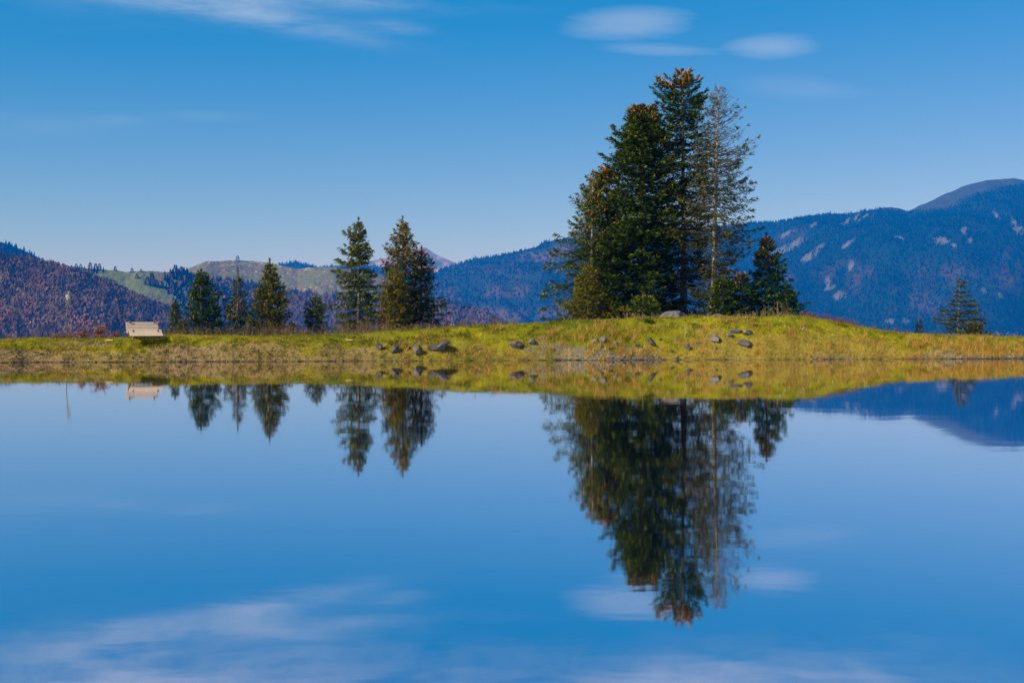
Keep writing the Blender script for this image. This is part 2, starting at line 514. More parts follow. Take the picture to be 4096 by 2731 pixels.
def build_range(name, sky, D0, D1, zb, colour, label, nt=90, du=0.0011, amp=0.12, gul=26, seed=1, shape=0.85, tree_h=0.0, back=0.55):
    sky = np.array(sky, float) * S4
    u = np.arange(U(sky[0, 0]), U(sky[-1, 0]), du)
    px = 512 + u * F
    py = np.interp(px, sky[:, 0], sky[:, 1])
    rough = (fbm(px / 9.0, px * 0 + seed, 4, seed) - 0.5) * 1.6
    e = (HOR - py + rough) / F
    D1v = np.full_like(u, D1) * (1 + 0.10 * (fbm(px / 120.0, px * 0, 3, seed + 5) - 0.5))
    zc = CAMZ + e * D1v - tree_h
    t = np.linspace(0, 1, nt)[:, None]
    uu = np.broadcast_to(u, (nt, len(u)))
    Yg = D0 + (D1v - D0) * t
    Zg = zb + (zc - zb) * t ** shape
    nz = fbm(uu * gul + t * 1.3, t * 3.0 + uu * 4, 5, seed + 9)
    rid = 1 - np.abs(2 * fbm(uu * gul * 0.7 + t * 1.0 + 5, t * 1.6, 4, seed + 17) - 1)
    Zg = Zg + (zc - zb) * amp * ((nz - 0.5) + (rid - 0.6) * 0.9) * (4 * t * (1 - t)) ** 0.6
    lim = CAMZ + (zc[None] - CAMZ) / D1v[None] * Yg - (1 - t) * 0.004 * Yg
    Zg = np.where(t < 0.995, np.minimum(Zg, lim), Zg)
    # the far side
    k = np.linspace(0, 1, 10)[1:, None]
    Yb = D1v * (1 + back * k); Zb = zc - (zc - zb) * k ** 0.8 * 0.9 - k * 30
    Yall = np.concatenate([Yg, Yb]); Zall = np.concatenate([Zg, Zb])
    Uall = np.broadcast_to(u, Yall.shape)
    Tall = np.concatenate([np.broadcast_to(t, Yg.shape), np.broadcast_to(1.0 + k, Yb.shape)])
    Xall = Uall * Yall
    pyv = HOR - (Zall - CAMZ) / Yall * F
    pxv = 512 + Uall * F
    C = colour(pxv * 4, pyv * 4, Tall, Xall, Yall)
    n_, m_ = Yall.shape
    I = np.arange(n_ * m_).reshape(n_, m_)
    Q = np.stack([I[:-1, :-1], I[:-1, 1:], I[1:, 1:], I[1:, :-1]], -1).reshape(-1, 4)
    ob = mesh_np(name, np.stack([Xall, Yall, Zall], -1).reshape(-1, 3), Q, M['hill'], None, C.reshape(-1, 3), True)
    tag(ob, label, None, None, 'structure')
    return dict(u=u, Y=Yg, Z=Zg, ob=ob)


def surf(R, u, t):
    """bilinear lookup on the front face of a range"""
    n_, m_ = R['Y'].shape
    i = np.clip(t * (n_ - 1), 0, n_ - 1.001); j = np.clip((u - R['u'][0]) / (R['u'][1] - R['u'][0]), 0, m_ - 1.001)
    i0 = i.astype(int); j0 = j.astype(int); fi = i - i0; fj = j - j0
    def g(A): return (A[i0, j0] * (1 - fj) + A[i0, j0 + 1] * fj) * (1 - fi) + (A[i0 + 1, j0] * (1 - fj) + A[i0 + 1, j0 + 1] * fj) * fi
    Yv = g(R['Y']); Zv = g(R['Z'])
    return u * Yv, Yv, Zv


# unit tree shapes for the far woods
def cone_shape(rng, sides=5, tiers=2):
    v = []
    for (z, r) in (((0.06, 0.22), (0.45, 0.14), (0.40, 0.12), (1.0, 0.004)) if tiers == 2 else ((0.06, 0.21), (1.0, 0.004))):
        for k in range(sides):
            a = (k + 0.5 * rng.random()) * 2 * pi / sides
            rr = r * (0.75 + 0.5 * rng.random())
            v.append((rr * cos(a), rr * sin(a), z + 0.04 * (rng.random() - 0.5)))
    f = []
    for l in ((0, 2) if tiers == 2 else (0,)):
        for k in range(sides):
            k2 = (k + 1) % sides
            f.append((l * sides + k, l * sides + k2, (l + 1) * sides + k2, (l + 1) * sides + k))
    return np.array(v), np.array(f)


def blob_shape(rng, sides=4, tiers=2):
    v = []
    for (z, r) in ((0.05, 0.10), (0.36, 0.32), (0.72, 0.27), (0.98, 0.05)):
        for k in range(sides):
            a = (k + 0.6 * rng.random()) * 2 * pi / sides
            rr = r * (0.6 + 0.7 * rng.random())
            v.append((rr * cos(a), rr * sin(a), z + 0.20 * (rng.random() - 0.5)))
    f = []
    for l in range(3):
        for k in range(sides):
            k2 = (k + 1) % sides
            f.append((l * sides + k, l * sides + k2, (l + 1) * sides + k2, (l + 1) * sides + k))
    return np.array(v), np.array(f)


def plant_wood(name, R, n, hmean, keep, label, seed, tlo=0.15, con_col=(0.001, 0.0125, 0.011), fold_stand_patch=(130, 70, 0.9), tiers=1):
    """keep(px4,py4,rng) -> (probability, conifer probability, colour array for leafless trees)"""
    rng = np.random.default_rng(seed)
    u = rng.uniform(R['u'][0], R['u'][-1] - 1e-4, n); t = rng.uniform(tlo, 1.0, n)
    x, y, z = surf(R, u, t)
    px = (512 + u * F) * 4; py = (HOR - (z - CAMZ) / y * F) * 4
    vis = (py < 1380) & (px > -130) & (px < 4230)
    p_, pc, leaf = keep(px, py, rng)
    k = vis & (rng.random(n) < p_)
    x, y, z, pc, leaf, px, py = x[k], y[k], z[k], pc[k], leaf[k], px[k], py[k]
    con = rng.random(len(x)) < pc
    fold_stand_tone = 1 + fold_stand_patch[2] * 2 * (fbm((px + py * 0.8) / fold_stand_patch[0], (py - px * 0.25) / fold_stand_patch[1], 4, seed + 40) - 0.5)      # fold shading painted into tree colour as patches, plus denser and thinner stands
    fold_stand_tone = np.clip(fold_stand_tone, 0.35, 1.9)
    mb = MB()
    for kind in (0, 1):
        idx = np.where(con == (kind == 0))[0]
        for var in range(5):
            ii = idx[var::5]
            if len(ii) == 0: continue
            sv, sf = (cone_shape(rng, 4 if tiers == 2 else 5, tiers) if kind == 0 else blob_shape(rng))
            h = hmean * rng.uniform(0.6, 1.35, len(ii)) * (1.0 if kind == 0 else 0.8)
            w = h * rng.uniform(0.85, 1.25, len(ii)) * (1.0 if kind == 0 else 1.15)
            a = rng.uniform(0, 2 * pi, len(ii))
            ca, sa = np.cos(a)[:, None], np.sin(a)[:, None]
            vx = x[ii, None] + w[:, None] * (sv[None, :, 0] * ca - sv[None, :, 1] * sa)
            vy = y[ii, None] + w[:, None] * (sv[None, :, 0] * sa + sv[None, :, 1] * ca)
            vz = z[ii, None] - 0.08 * h[:, None] + h[:, None] * sv[None, :, 2]
            V = np.stack([vx, vy, vz], -1).reshape(-1, 3)
            f = (sf[None] + (np.arange(len(ii)) * len(sv))[:, None, None]).reshape(-1, 4)
            if kind == 0:
                c = np.array(con_col)[None] * rng.uniform(0.85, 1.2, (len(ii), 1))
            else:
                c = leaf[ii] * rng.uniform(0.88, 1.14, (len(ii), 1))
            c = c * fold_stand_tone[ii][:, None]
            mb.add(V, f, np.repeat(c, len(sv), 0))
    ob = mb.build(name, M['forest'], None, False)
    return tag(ob, label, None, None, 'stuff')


C_MEADOW = np.array([0.100, 0.105, 0.036]); C_BROWNGRASS = np.array([0.120, 0.092, 0.044]); C_WOOD = np.array([0.028, 0.028, 0.026])
C_BEECH = np.array([0.150, 0.082, 0.046]); C_ROCK = np.array([0.42, 0.38, 0.34]); C_CON = np.array([0.002, 0.013, 0.011])


def blotch(px, py, spots):
    """soft union of ellipses (cx,cy,rx,ry,tilt) in photo units"""
    m_ = np.zeros_like(px)
    for cx, cy_, rx, ry, ti in spots:
        a = radians(ti); dx = px - cx; dy = py - cy_
        p1 = (dx * cos(a) + dy * sin(a)) / rx; p2 = (-dx * sin(a) + dy * cos(a)) / ry
        m_ = np.maximum(m_, np.exp(-(p1 ** 2 + p2 ** 2)))
    return m_


# far pinkish peak
def col_peak(px, py, T, x, y):
    n = fbm(px / 60, py / 30, 4, 3)
    rock = sstep(0.35, 0.6, n + sstep(1040, 1000, py) * 0.4)[..., None]
    return lerp(np.array([0.06, 0.06, 0.05]), np.array([0.26, 0.15, 0.12]), rock)


build_range('mountain', [(1250, 1120), (1300, 1075), (1360, 1060), (1459, 1046), (1521, 1036), (1560, 1027), (1620, 1006), (1677, 988), (1700, 989), (1749, 1020), (1800, 1043), (1850, 1062), (1950, 1085), (2100, 1120)],
            7600, 8800, -300, col_peak, 'far pinkish rocky peak behind the two tall spruces', 60, 0.0007, 0.2, 40, 3, back=0.1)


def col_dark(px, py, T, x, y):
    n = fbm(px / 40, py / 40, 4, 5)[..., None]
    return lerp(C_CON, C_WOOD, n)


R3 = build_range('mountain', [(980, 1120), (1040, 1085), (1100, 1058), (1130, 1048), (1185, 1041), (1240, 1053), (1270, 1061), (1300, 1056), (1370, 1058), (1450, 1055), (1560, 1062), (1650, 1075), (1760, 1090), (1900, 1120)],
                 6000, 6900, -300, col_dark, 'low distant blue ridge showing above the bald green hill', 50, 0.0007, 0.12, 40, 5, tree_h=8, back=0.1)
plant_wood('forest', R3, 5000, 15, lambda px, py, r: (np.ones_like(px), np.full_like(px, 0.9), np.broadcast_to(C_BEECH * 0.6, (len(px), 3))), 'dark conifers on the low distant blue ridge', 31, 0.5)

# middle blue mountain left of and behind the tall firs
MID_PATCH = [(2150, 1240, 180, 40, 10), (1900, 1130, 120, 25, 20)]


def col_mid(px, py, T, x, y):
    n = fbm(px / 70, py / 60, 4, 7)
    c = lerp(C_CON, C_WOOD, n[..., None])
    bee = sstep(0.5, 0.7, fbm(px / 90, py / 45, 4, 8) + 0.12 * sstep(1100, 1300, py))[..., None]
    return lerp(c, C_BEECH * 0.55, bee * 0.7)


def keep_mid(px, py, r):
    bee = sstep(0.45, 0.7, fbm(px / 90, py / 45, 4, 8) + 0.12 * sstep(1100, 1300, py))
    return np.full_like(px, 1.0), 0.96 - 0.75 * bee, np.broadcast_to(C_BEECH * 0.28, (len(px), 3))


R5 = build_range('mountain', [(1560, 1210), (1650, 1130), (1726, 1086), (1800, 1056), (1900, 1026), (2000, 1013), (2149, 976), (2170, 959), (2249, 951), (2400, 933), (2600, 915), (2800, 905), (2950, 905), (3100, 930), (3300, 980), (3500, 1040)],
                 3600, 5600, -320, col_mid, 'wooded blue mountain to the left of the tall firs', 70, 0.0013, 0.24, 16, 7, tree_h=9, back=0.3)
plant_wood('forest', R5, 12500, 11, keep_mid, 'dark wood covering the blue mountain left of the firs', 32, 0.25)

# big right hand mountain with bald dome and pale rock slabs
SLABS = [(3130, 1000, 70, 20, -27), (3180, 975, 60, 16, -30), (3235, 1025, 55, 16, -33), (3275, 990, 35, 12, -30), (3390, 975, 40, 9, -35), (3400, 880, 60, 12, -30), (3455, 868, 40, 8, -30), (3490, 860, 20, 7, 0),
         (3150, 935, 45, 12, -20), (3260, 895, 25, 9, -30), (3765, 960, 45, 16, 15), (3810, 978, 25, 10, 30), (3858, 925, 17, 24, -10), (3880, 960, 14, 16, 0), (3600, 950, 30, 7, 10), (3985, 862, 9, 30, -30), (4075, 915, 26, 34, -30),
         (4060, 895, 12, 40, -35), (3400, 1060, 18, 24, 0), (3360, 1180, 40, 24, -20), (3320, 1150, 30, 12, -20), (3560, 1285, 26, 10, 0), (3618, 1283, 20, 12, 0), (3940, 1165, 26, 8, 35), (4000, 1180, 28, 7, 40), (3310, 1130, 16, 30, -10)]
PINK = [(3430, 1125, 32, 70, 12), (3490, 1090, 30, 22, -10), (3170, 1110, 50, 34, 0), (3160, 940, 60, 20, -15), (3780, 1090, 120, 40, 0), (4030, 1090, 60, 70, 0), (3650, 1180, 80, 30, 10), (2900, 1130, 90, 60, 0), (3340, 1080, 70, 28, -20), (3700, 1230, 120, 30, 0)]


def rock_mask(px, py):
    s = np.minimum(1, blotch(px, py, SLABS) * 1.3)
    n = fbm(px / 16 + py / 30, py / 20, 4, 14)
    st = vnoise((px + py * 0.5) / 5.0, py / 22.0, 61)
    return sstep(0.42, 0.95, s * (0.10 + 0.9 * n + 0.65 * st))


def dome_mask(px, py):
    n = (fbm(px / 60, py / 25, 3, 15) - 0.5) * 40
    d1 = np.interp(px, [3600, 3640, 3700, 3780, 3880, 3960, 4050, 4100, 4400], [832, 845, 850, 838, 790, 765, 745, 735, 760])
    d2 = np.interp(px, [3440, 3500, 3560, 3620, 3640], [800, 836, 842, 850, 838])
    m_ = sstep(12, -12, py - d1 + n) * (px > 3620)
    m2 = sstep(10, -10, py - d2 + n * .4) * (px > 3480) * (px < 3660)
    return np.maximum(m_, m2)


def col_big(px, py, T, x, y):
    n = fbm(px / 60, py / 60, 4, 12)
    c = lerp(C_CON * 0.9, C_WOOD * np.array([0.35, 0.7, 0.7]), n[..., None])
    pk = np.minimum(1, blotch(px, py, PINK))[..., None] * sstep(0.35, 0.6, fbm(px / 30, py / 40, 4, 16))[..., None]
    c = lerp(c, C_BEECH * 0.35, pk * 0.85)
    c = lerp(c, np.array([0.032, 0.034, 0.026]) * (0.7 + 0.6 * fbm(px / 14, py / 9, 3, 19))[..., None], dome_mask(px, py)[..., None])
    rm = rock_mask(px, py)[..., None]
    return lerp(c, C_ROCK * 0.24 * (0.6 + 0.8 * fbm(px / 6, py / 9, 2, 18))[..., None], rm * 0.9)


def keep_big(px, py, r):
    pk = np.minimum(1, blotch(px, py, PINK)) * sstep(0.35, 0.6, fbm(px / 30, py / 40, 4, 16))
    d = dome_mask(px, py)
    return (1 - rock_mask(px, py)) * (1 - d * 0.985), 0.985 - 0.75 * pk, np.broadcast_to(C_BEECH * 0.28, (len(px), 3))


R6 = build_range('mountain', [(2450, 1050), (2600, 985), (2800, 920), (2950, 892), (3012, 881), (3082, 884), (3150, 874), (3216, 857), (3293, 845), (3391, 848), (3482, 832), (3559, 818), (3600, 824), (3636, 836), (3679, 814), (3777, 768), (3882, 726), (3952, 711), (4050, 704), (4096, 711), (4250, 730), (4500, 790), (5000, 900), (5600, 1010)],
                 3200, 5400, -320, col_big, 'big blue mountain with bald dome and pale rock slabs on the right', 120, 0.0013, 0.22, 11, 12, shape=0.95, tree_h=7, back=0.3)
plant_wood('forest', R6, 42000, 9.3, keep_big, 'dark conifer wood over the big mountain on the right', 33, 0.22)

# dark ridge in the far left corner
R8 = build_range('mountain', [(-1500, 700), (-800, 800), (-300, 880), (0, 953), (40, 963), (80, 980), (130, 1005), (180, 1030), (230, 1048), (290, 1062), (400, 1090), (600, 1150)],
                 3000, 3900, -300, col_dark, 'dark blue wooded ridge in the far left corner', 45, 0.0014, 0.12, 24, 8, tree_h=9, back=0.3)
plant_wood('forest', R8, 5000, 14, lambda px, py, r: (np.ones_like(px), np.full_like(px, 0.95), np.broadcast_to(C_BEECH * 0.5, (len(px), 3))), 'dark conifers on the ridge in the far left corner', 34, 0.4)


# bald green hill
def col_bald(px, py, T, x, y):
    n = fbm(px / 50, py / 16, 4, 22); n2 = fbm(px / 8, py / 5, 3, 23)
    c = lerp(C_MEADOW, C_BROWNGRASS, sstep(0.35, 0.65, n)[..., None])
    c = c * (0.75 + 0.5 * n2)[..., None]
    specks = sstep(0.74, 0.84, n2)[..., None]
    path = np.exp(-((py - np.interp(px, [820, 900, 950, 1025, 1100], [1068, 1060, 1056, 1046, 1050])) / 1.6) ** 2)[..., None] * ((px > 860) & (px < 1040))[..., None]
    c = lerp(c, C_ROCK * 0.9, specks * 0.8)
    return lerp(c, C_ROCK * 0.8, path * 0.6)


R2b = build_range('hill', [(560, 1150), (680, 1105), (752, 1075), (790, 1056), (823, 1044), (880, 1042), (941, 1037), (1025, 1045), (1103, 1057), (1190, 1073), (1252, 1069), (1330, 1067), (1400, 1077), (1508, 1094), (1560, 1112), (1650, 1150), (1800, 1220), (1900, 1290)],
                  2700, 3500, -260, col_bald, 'bald grey green grassy hill with a lone conifer on top', 110, 0.0008, 0.08, 16, 22, shape=0.8)

# wooded slope in front of it, reaching right to below the blue mountain
FR = [(560, 1240), (640, 1150), (700, 1100), (740, 1086), (800, 1098), (900, 1106), (1000, 1118), (1100, 1140), (1200, 1158), (1330, 1168), (1500, 1178), (1650, 1176), (1741, 1180), (1850, 1208), (1941, 1231), (1987, 1258), (2050, 1298), (2110, 1340), (2200, 1400)]


def col_front(px, py, T, x, y):
    n = fbm(px / 40, py / 40, 4, 26)[..., None]
    c = lerp(C_WOOD * 1.1, C_BEECH * 0.7, n)
    rk = sstep(0.45, 0.7, blotch(px, py, [(925, 1150, 16, 12, 0), (968, 1155, 10, 10, 0), (890, 1250, 26, 7, 8), (1940, 1240, 20, 12, 20), (690, 1200, 14, 18, 0)]) * (0.4 + fbm(px / 7, py / 7, 3, 4)))[..., None]
    return lerp(c, C_ROCK, rk)


def keep_front(px, py, r):
    n = fbm(px / 75, py / 38, 4, 27)
    bee = sstep(0.40, 0.56, n + 0.13 * sstep(1130, 1200, py) * sstep(900, 1100, px))
    top = np.interp(px, np.array(FR)[:, 0], np.array(FR)[:, 1])
    bee = bee * sstep(4, 40, py - top)
    rk = blotch(px, py, [(925, 1150, 14, 10, 0), (968, 1155, 8, 8, 0), (890, 1250, 26, 6, 8)])
    leaf = lerp(C_BEECH * 0.75, np.array([0.130, 0.078, 0.052]), r.random((len(px), 1)))
    return 1 - rk * 0.95, 0.95 - 0.85 * bee, leaf


R2c = build_range('hill', FR, 2000, 2800, -260, col_front, 'purple brown wooded slope below the bald hill', 70, 0.0012, 0.10, 18, 26, shape=0.9, tree_h=7)
plant_wood('forest', R2c, 14000, 11, keep_front, 'mixed purple and dark wood below the bald hill', 35, 0.3, (0.026, 0.032, 0.027), (60, 45, 0.8), 2)


# left green meadow hill
def col_meadow(px, py, T, x, y):
    n = fbm(px / 40, py / 18, 4, 42); n2 = fbm(px / 9, py / 6, 3, 43)
    c = lerp(C_MEADOW * np.array([0.95, 1.12, 0.95]), C_BROWNGRASS, sstep(0.52, 0.75, n)[..., None])
    return c * (0.75 + 0.5 * n2)[..., None]


def wood_on_meadow(px, py):
    edge = np.interp(py, [1070, 1100, 1140, 1180, 1220], [690, 668, 655, 680, 700])
    m_ = sstep(-15, 15, px - edge + (fbm(px / 20, py / 20, 3, 44) - 0.5) * 50)
    lft = sstep(0.46, 0.6, fbm(px / 30, py / 16, 3, 45)) * sstep(500, 420, px) * sstep(1066, 1078, py)
    return np.maximum(m_, lft * 0.6)


R2a = build_range('hill', [(120, 1060), (200, 1058), (260, 1060), (300, 1066), (361, 1074), (430, 1076), (500, 1086), (565, 1082), (640, 1086), (690, 1088), (740, 1090), (800, 1110), (870, 1140), (960, 1200), (1050, 1260)],
                  2000, 2600, -260, col_meadow, 'green meadow hill with scattered conifers on the left', 90, 0.0008, 0.08, 18, 41, shape=0.8)
plant_wood('forest', R2a, 5000, 11.0, lambda px, py, r: (wood_on_meadow(px, py), np.full_like(px, 0.8), np.broadcast_to(C_BEECH, (len(px), 3))), 'dark conifers at the edge of the green meadow hill', 36, 0.3)

# nearest: purple beech wood on the left
FL = [(-1200, 880), (-600, 930), (-200, 980), (0, 1006), (100, 1020), (160, 1030), (230, 1046), (300, 1068), (350, 1085), (430, 1108), (480, 1132), (520, 1155), (600, 1190), (680, 1215), (760, 1245), (850, 1285), (960, 1330), (1100, 1390)]
SPOT_L = [(218, 1190, 16, 10, 0), (270, 1180, 14, 22, 0), (296, 1178, 8, 10, 0), (332, 1238, 12, 16, 20), (345, 1260, 12, 16, 0), (305, 1296, 8, 14, 0), (200, 1185, 8, 10, 0), (355, 1290, 12, 12, 0), (95, 1165, 8, 12, 0), (450, 1210, 9, 12, 0)]
ORANGE = [(138, 1125, 22, 26, 20), (170, 1150, 12, 14, 0), (115, 1250, 20, 40, 0), (60, 1060, 30, 10, 10), (260, 1075, 40, 8, 5), (10, 1290, 30, 50, 0), (560, 1175, 40, 9, 15), (330, 1300, 50, 40, 0)]


def col_left(px, py, T, x, y):
    n = fbm(px / 30, py / 30, 4, 52)[..., None]
    c = lerp(C_WOOD * 1.1, C_BEECH * 0.8, n)
    rk = sstep(0.40, 0.62, np.minimum(1, blotch(px, py, SPOT_L)) * (0.4 + fbm(px / 6, py / 6, 3, 53)))[..., None]
    return lerp(c, C_ROCK * 0.9, rk)


def keep_left(px, py, r):
    n = fbm(px / 26, py / 36, 4, 54)
    bee = sstep(0.33, 0.50, n)
    rk = np.minimum(1, blotch(px, py, SPOT_L) * 1.2)
    og = np.minimum(1, blotch(px, py, ORANGE))[:, None]
    leaf = lerp(lerp(C_BEECH * 1.0, np.array([0.130, 0.084, 0.056]), r.random((len(px), 1))), np.array([0.24, 0.10, 0.06]), og * 0.8)
    return 1 - rk * 0.97, 0.9 - 0.72 * np.maximum(bee, og[:, 0]), leaf


R1 = build_range('hill', FL, 1300, 2200, -200, col_left, 'near hillside of purple autumn beech wood on the left', 80, 0.0012, 0.09, 20, 51, shape=0.95, tree_h=6)
plant_wood('forest', R1, 44000, 7.8, keep_left, 'purple autumn beeches and dark conifers on the left hillside', 37, 0.2, (0.038, 0.038, 0.032), (60, 45, 0.9), 2)

# ------------------------------------------------------------------ the air
HAZE_D = 1.15e-4
hz = bpy.data.materials.new('haze_air')
hz.use_nodes = True
hn = hz.node_tree
hn.nodes.remove(hn.nodes['Principled BSDF'])
pv = hn.nodes.new('ShaderNodeVolumePrincipled')
pv.inputs['Color'].default_value = (0.003, 0.22, 1.0, 1)
pv.inputs['Density'].default_value = HAZE_D
pv.inputs['Absorption Color'].default_value = (0.8, 0.95, 1, 1)
pv.inputs['Anisotropy'].default_value = -0.15
hn.links.new(pv.outputs[0], hn.nodes['Material Output'].inputs['Volume'])
x0, x1, y0, y1, z0, z1 = -9100, 9100, -1700, 10000, -420, 580
HV = [(x, y, z) for z in (z0, z1) for y in (y0, y1) for x in (x0, x1)]
HF = [(0, 2, 3, 1), (4, 5, 7, 6), (0, 1, 5, 4), (2, 6, 7, 3), (0, 4, 6, 2), (1, 3, 7, 5)]
o = mesh_np('haze', HV, HF, hz)
tag(o, 'thin blue haze filling the valley air', None, None, 'stuff')

# ------------------------------------------------------------------ conifers
def needles(P, Dv, L, W, rng):
    """one thin diamond per needle spray: base P, direction Dv, length L, width W"""
    n = len(P)
    r = rng.normal(size=(n, 3))
    S = np.cross(Dv, r); S /= np.linalg.norm(S, axis=1, keepdims=True) + 1e-9
    mid = P + Dv * (L * 0.45)[:, None]
    V = np.stack([P, mid + S * (W * 0.5)[:, None], P + Dv * L[:, None], mid - S * (W * 0.5)[:, None]], 1).reshape(-1, 3)
    Fc = np.arange(4 * n).reshape(n, 4)
    return V, Fc


def unit(v):
    return v / (np.linalg.norm(v, axis=-1, keepdims=True) + 1e-9)


def spindle(P, Dv, L, W):
    """small closed cone shapes (fir and spruce cones), 5 quads + pointed ends"""
    mb = MB()
    k = 4
    a = np.arange(k) * 2 * pi / k
    for p_, d, l, w in zip(P, Dv, L, W):
        s = np.cross(d, [0.3, 0.8, 0.5]); s /= np.linalg.norm(s); q = np.cross(d, s)
        V = []
        for (z, r) in ((0, .35), (.35, 1.0), (.75, .8), (1.0, .12)):
            V += [p_ + d * l * z + (s * cos(t) + q * sin(t)) * w * .5 * r for t in a]
        Fc = [(i * k + j, i * k + (j + 1) % k, (i + 1) * k + (j + 1) % k, (i + 1) * k + j) for i in range(3) for j in range(k)]
        mb.add(V, Fc)
    return mb


def conifer(name, label, cat, scale, ox, oy, trunk, top, prof, D, mat, seed, base=None, whorl=0.33, nb=8, dens=1.0, rise_top=0.9, rise_low=-0.28,
            sag=0.10, hang=0.25, nl=0.17, nw=0.050, bark='bark', cones=None, ncone=0, leader=0.5, trunk_r=None, bare=None, lean=0.0, group=None, flat=0.5, layers=None, zdrop=0.0, blmax=0.75, wind=0.0, limb=None, lump=0.75):
    """prof: rows (y, left, right) in the units of a photo crop: scale, ox, oy turn them into photo pixels"""
    rng = np.random.default_rng(seed)
    toX = lambda v: (ox + v / scale) / 4.0
    toY = lambda v: (oy + v / scale) / 4.0
    px = toX(trunk)
    X0 = U(px) * D
    zg = float(ground_z(X0, D)) - 0.05 - zdrop
    ztop = CAMZ + (HOR - toY(top)) / F * D
    H = ztop - zg
    m_px = D / F / (4 * scale)          # metres per crop unit
    pr = np.array(prof, float)
    hp = (CAMZ + (HOR - (oy + pr[:, 0] / scale) / 4.0) / F * D) - zg
    order = np.argsort(hp)
    hp = hp[order]; rl = pr[order, 1] * m_px; rr = pr[order, 2] * m_px
    root = empty(name, (X0, D, zg))
    tag(root, label, cat, group)
    tr = trunk_r if trunk_r else 0.012 * H + 0.02
    # trunk: a slightly wandering tapered tube
    hs = np.linspace(0, 1, 14)
    wob = np.cumsum(rng.normal(size=(14, 2)) * 0.012 * H / 14 * 1.6, 0)
    tx = wob[:, 0] + lean * hs * H; ty = wob[:, 1]
    TP = np.stack([tx, ty, hs * H], 1)
    V, Fc = tube(TP, tr * (1 - hs) ** 0.85 + 0.012 + 0.25 * tr * np.exp(-hs * 14), 8)
    stemV, stemF = V, Fc
    wood = MB()
    axis_at = lambda h: np.array([np.interp(h, hs * H, tx), np.interp(h, hs * H, ty), h])
    # branches, from their tips
    if layers is None:
        tips = []
        h = max(hp[0] * 0.4, 0.10)
        while h < H - leader * 0.6:
            tips.append(h)
            h += whorl * rng.uniform(0.7, 1.3) * (0.55 + 0.45 * (1 - h / H))
    else:
        tips = [CAMZ + (HOR - toY(y)) / F * D - zg for y in layers]
    Ps, Ds, Ls, Ws, Ts = [], [], [], [], []
    cP, cD = [], []
    for hw in tips:
        a0 = rng.uniform(0, 2 * pi)
        n = max(4, int(round(nb * rng.uniform(0.8, 1.2))))
        for k in range(n):
            a = a0 + 2 * pi * k / n + rng.normal() * 0.22
            ht = hw + rng.normal() * whorl * (0.30 if layers is None else 0.18)
            ht = min(max(ht, 0.08), H - leader * 0.45)
            f = ht / H
            RL, RR = np.interp(ht, hp, rl), np.interp(ht, hp, rr)
            ca = cos(a)
            side = RR if ca > 0 else RL
            R_ = lerp(0.5 * (RL + RR) * 0.9, side, abs(ca) ** 1.3) * rng.uniform(0.62, 1.18) * 1.17 * (1.0 + lump * (float(vnoise(np.array(a * 1.1 + 3), np.array(ht * 0.95), seed)) - 0.55))
            if bare and rng.random() < np.interp(f, bare[0], bare[2]): continue
            if R_ < 0.05: continue
            rise = np.interp(f, [0, 0.45, 0.85, 1.0], [rise_low, rise_low * 0.4 + 0.02, rise_top * 0.55, rise_top]) + rng.normal() * 0.06
            hb = min(max(ht - rise * R_, 0.04 * H if hp[0] < 0.3 * H else 0.1), H - leader * 0.5)
            P0 = axis_at(hb)
            P1 = np.array([np.interp(ht, hs * H, tx) + R_ * ca + wind * R_, np.interp(ht, hs * H, ty) + R_ * sin(a), ht])
            L = np.linalg.norm(P1 - P0)
            s = np.linspace(0, 1, 6)
            sp = P0 + (P1 - P0) * s[:, None]
            sp[:, 2] -= sag * L * 4 * s * (1 - s) * (s + 0.3)
            sp[1:-1] += rng.normal(size=(4, 3)) * 0.018 * L
            V, Fc = tube(sp, np.linspace(0.008 + 0.010 * L, 0.005, 6), 3); wood.add(V, Fc)
            isbare = bare is not None and rng.random() < np.interp(f, bare[0], bare[1]) * (1.3 if ca > 0.2 else 0.8)
            if isbare:
                for q in range(int(3 + 5 * L)):     # dead twigs
                    s0 = rng.uniform(0.25, 1.0)
                    pb = np.array([np.interp(s0, s, sp[:, i]) for i in range(3)])
                    fw = unit(sp[-1] - sp[0]); sd = np.cross(fw, [0, 0, 1]) * rng.choice([-1, 1])
                    dv = unit(fw * rng.uniform(.3, .9) + sd * rng.uniform(.3, .8) + np.array([0, 0, rng.normal() * .45]))
                    l = rng.uniform(.12, .45) * (1.1 - .5 * s0)
                    V, Fc = tube([pb, pb + dv * l * .5 + rng.normal(size=3) * .02, pb + dv * l], [.010, .008, .004], 3); wood.add(V, Fc)
                if rng.random() < 0.55: continue
                dloc = 0.28
            else: dloc = 1.0
            nbr = max(4, int(L / 0.062 * dens * dloc))
            s0 = 1 - rng.random(nbr) ** 1.25 * 0.85
            s0[0] = 0.99
            pb = np.stack([np.interp(s0, s, sp[:, i]) for i in range(3)], 1)
            tan = unit(np.stack([np.interp(np.minimum(s0 + .06, 1), s, sp[:, i]) - np.interp(np.maximum(s0 - .12, 0), s, sp[:, i]) for i in range(3)], 1))
            sd = unit(np.cross(tan, np.array([0, 0, 1.0]))) * rng.choice([-1.0, 1.0], nbr)[:, None]
            th = rng.uniform(0.35, 1.25, nbr)
            bd = unit(tan * np.cos(th)[:, None] + sd * np.sin(th)[:, None] + np.array([0, 0, 1.0]) * (rng.normal(size=nbr) * (0.35 * (1 - flat) + .06) - hang * rng.uniform(0.2, 1.6, nbr) + 0.06)[:, None])
            bl = np.clip((0.13 + 0.42 * L * (1.03 - s0)) * rng.uniform(0.6, 1.25, nbr), 0.07, blmax * (0.35 + 0.65 * min(1, L)))
            m_ = 7
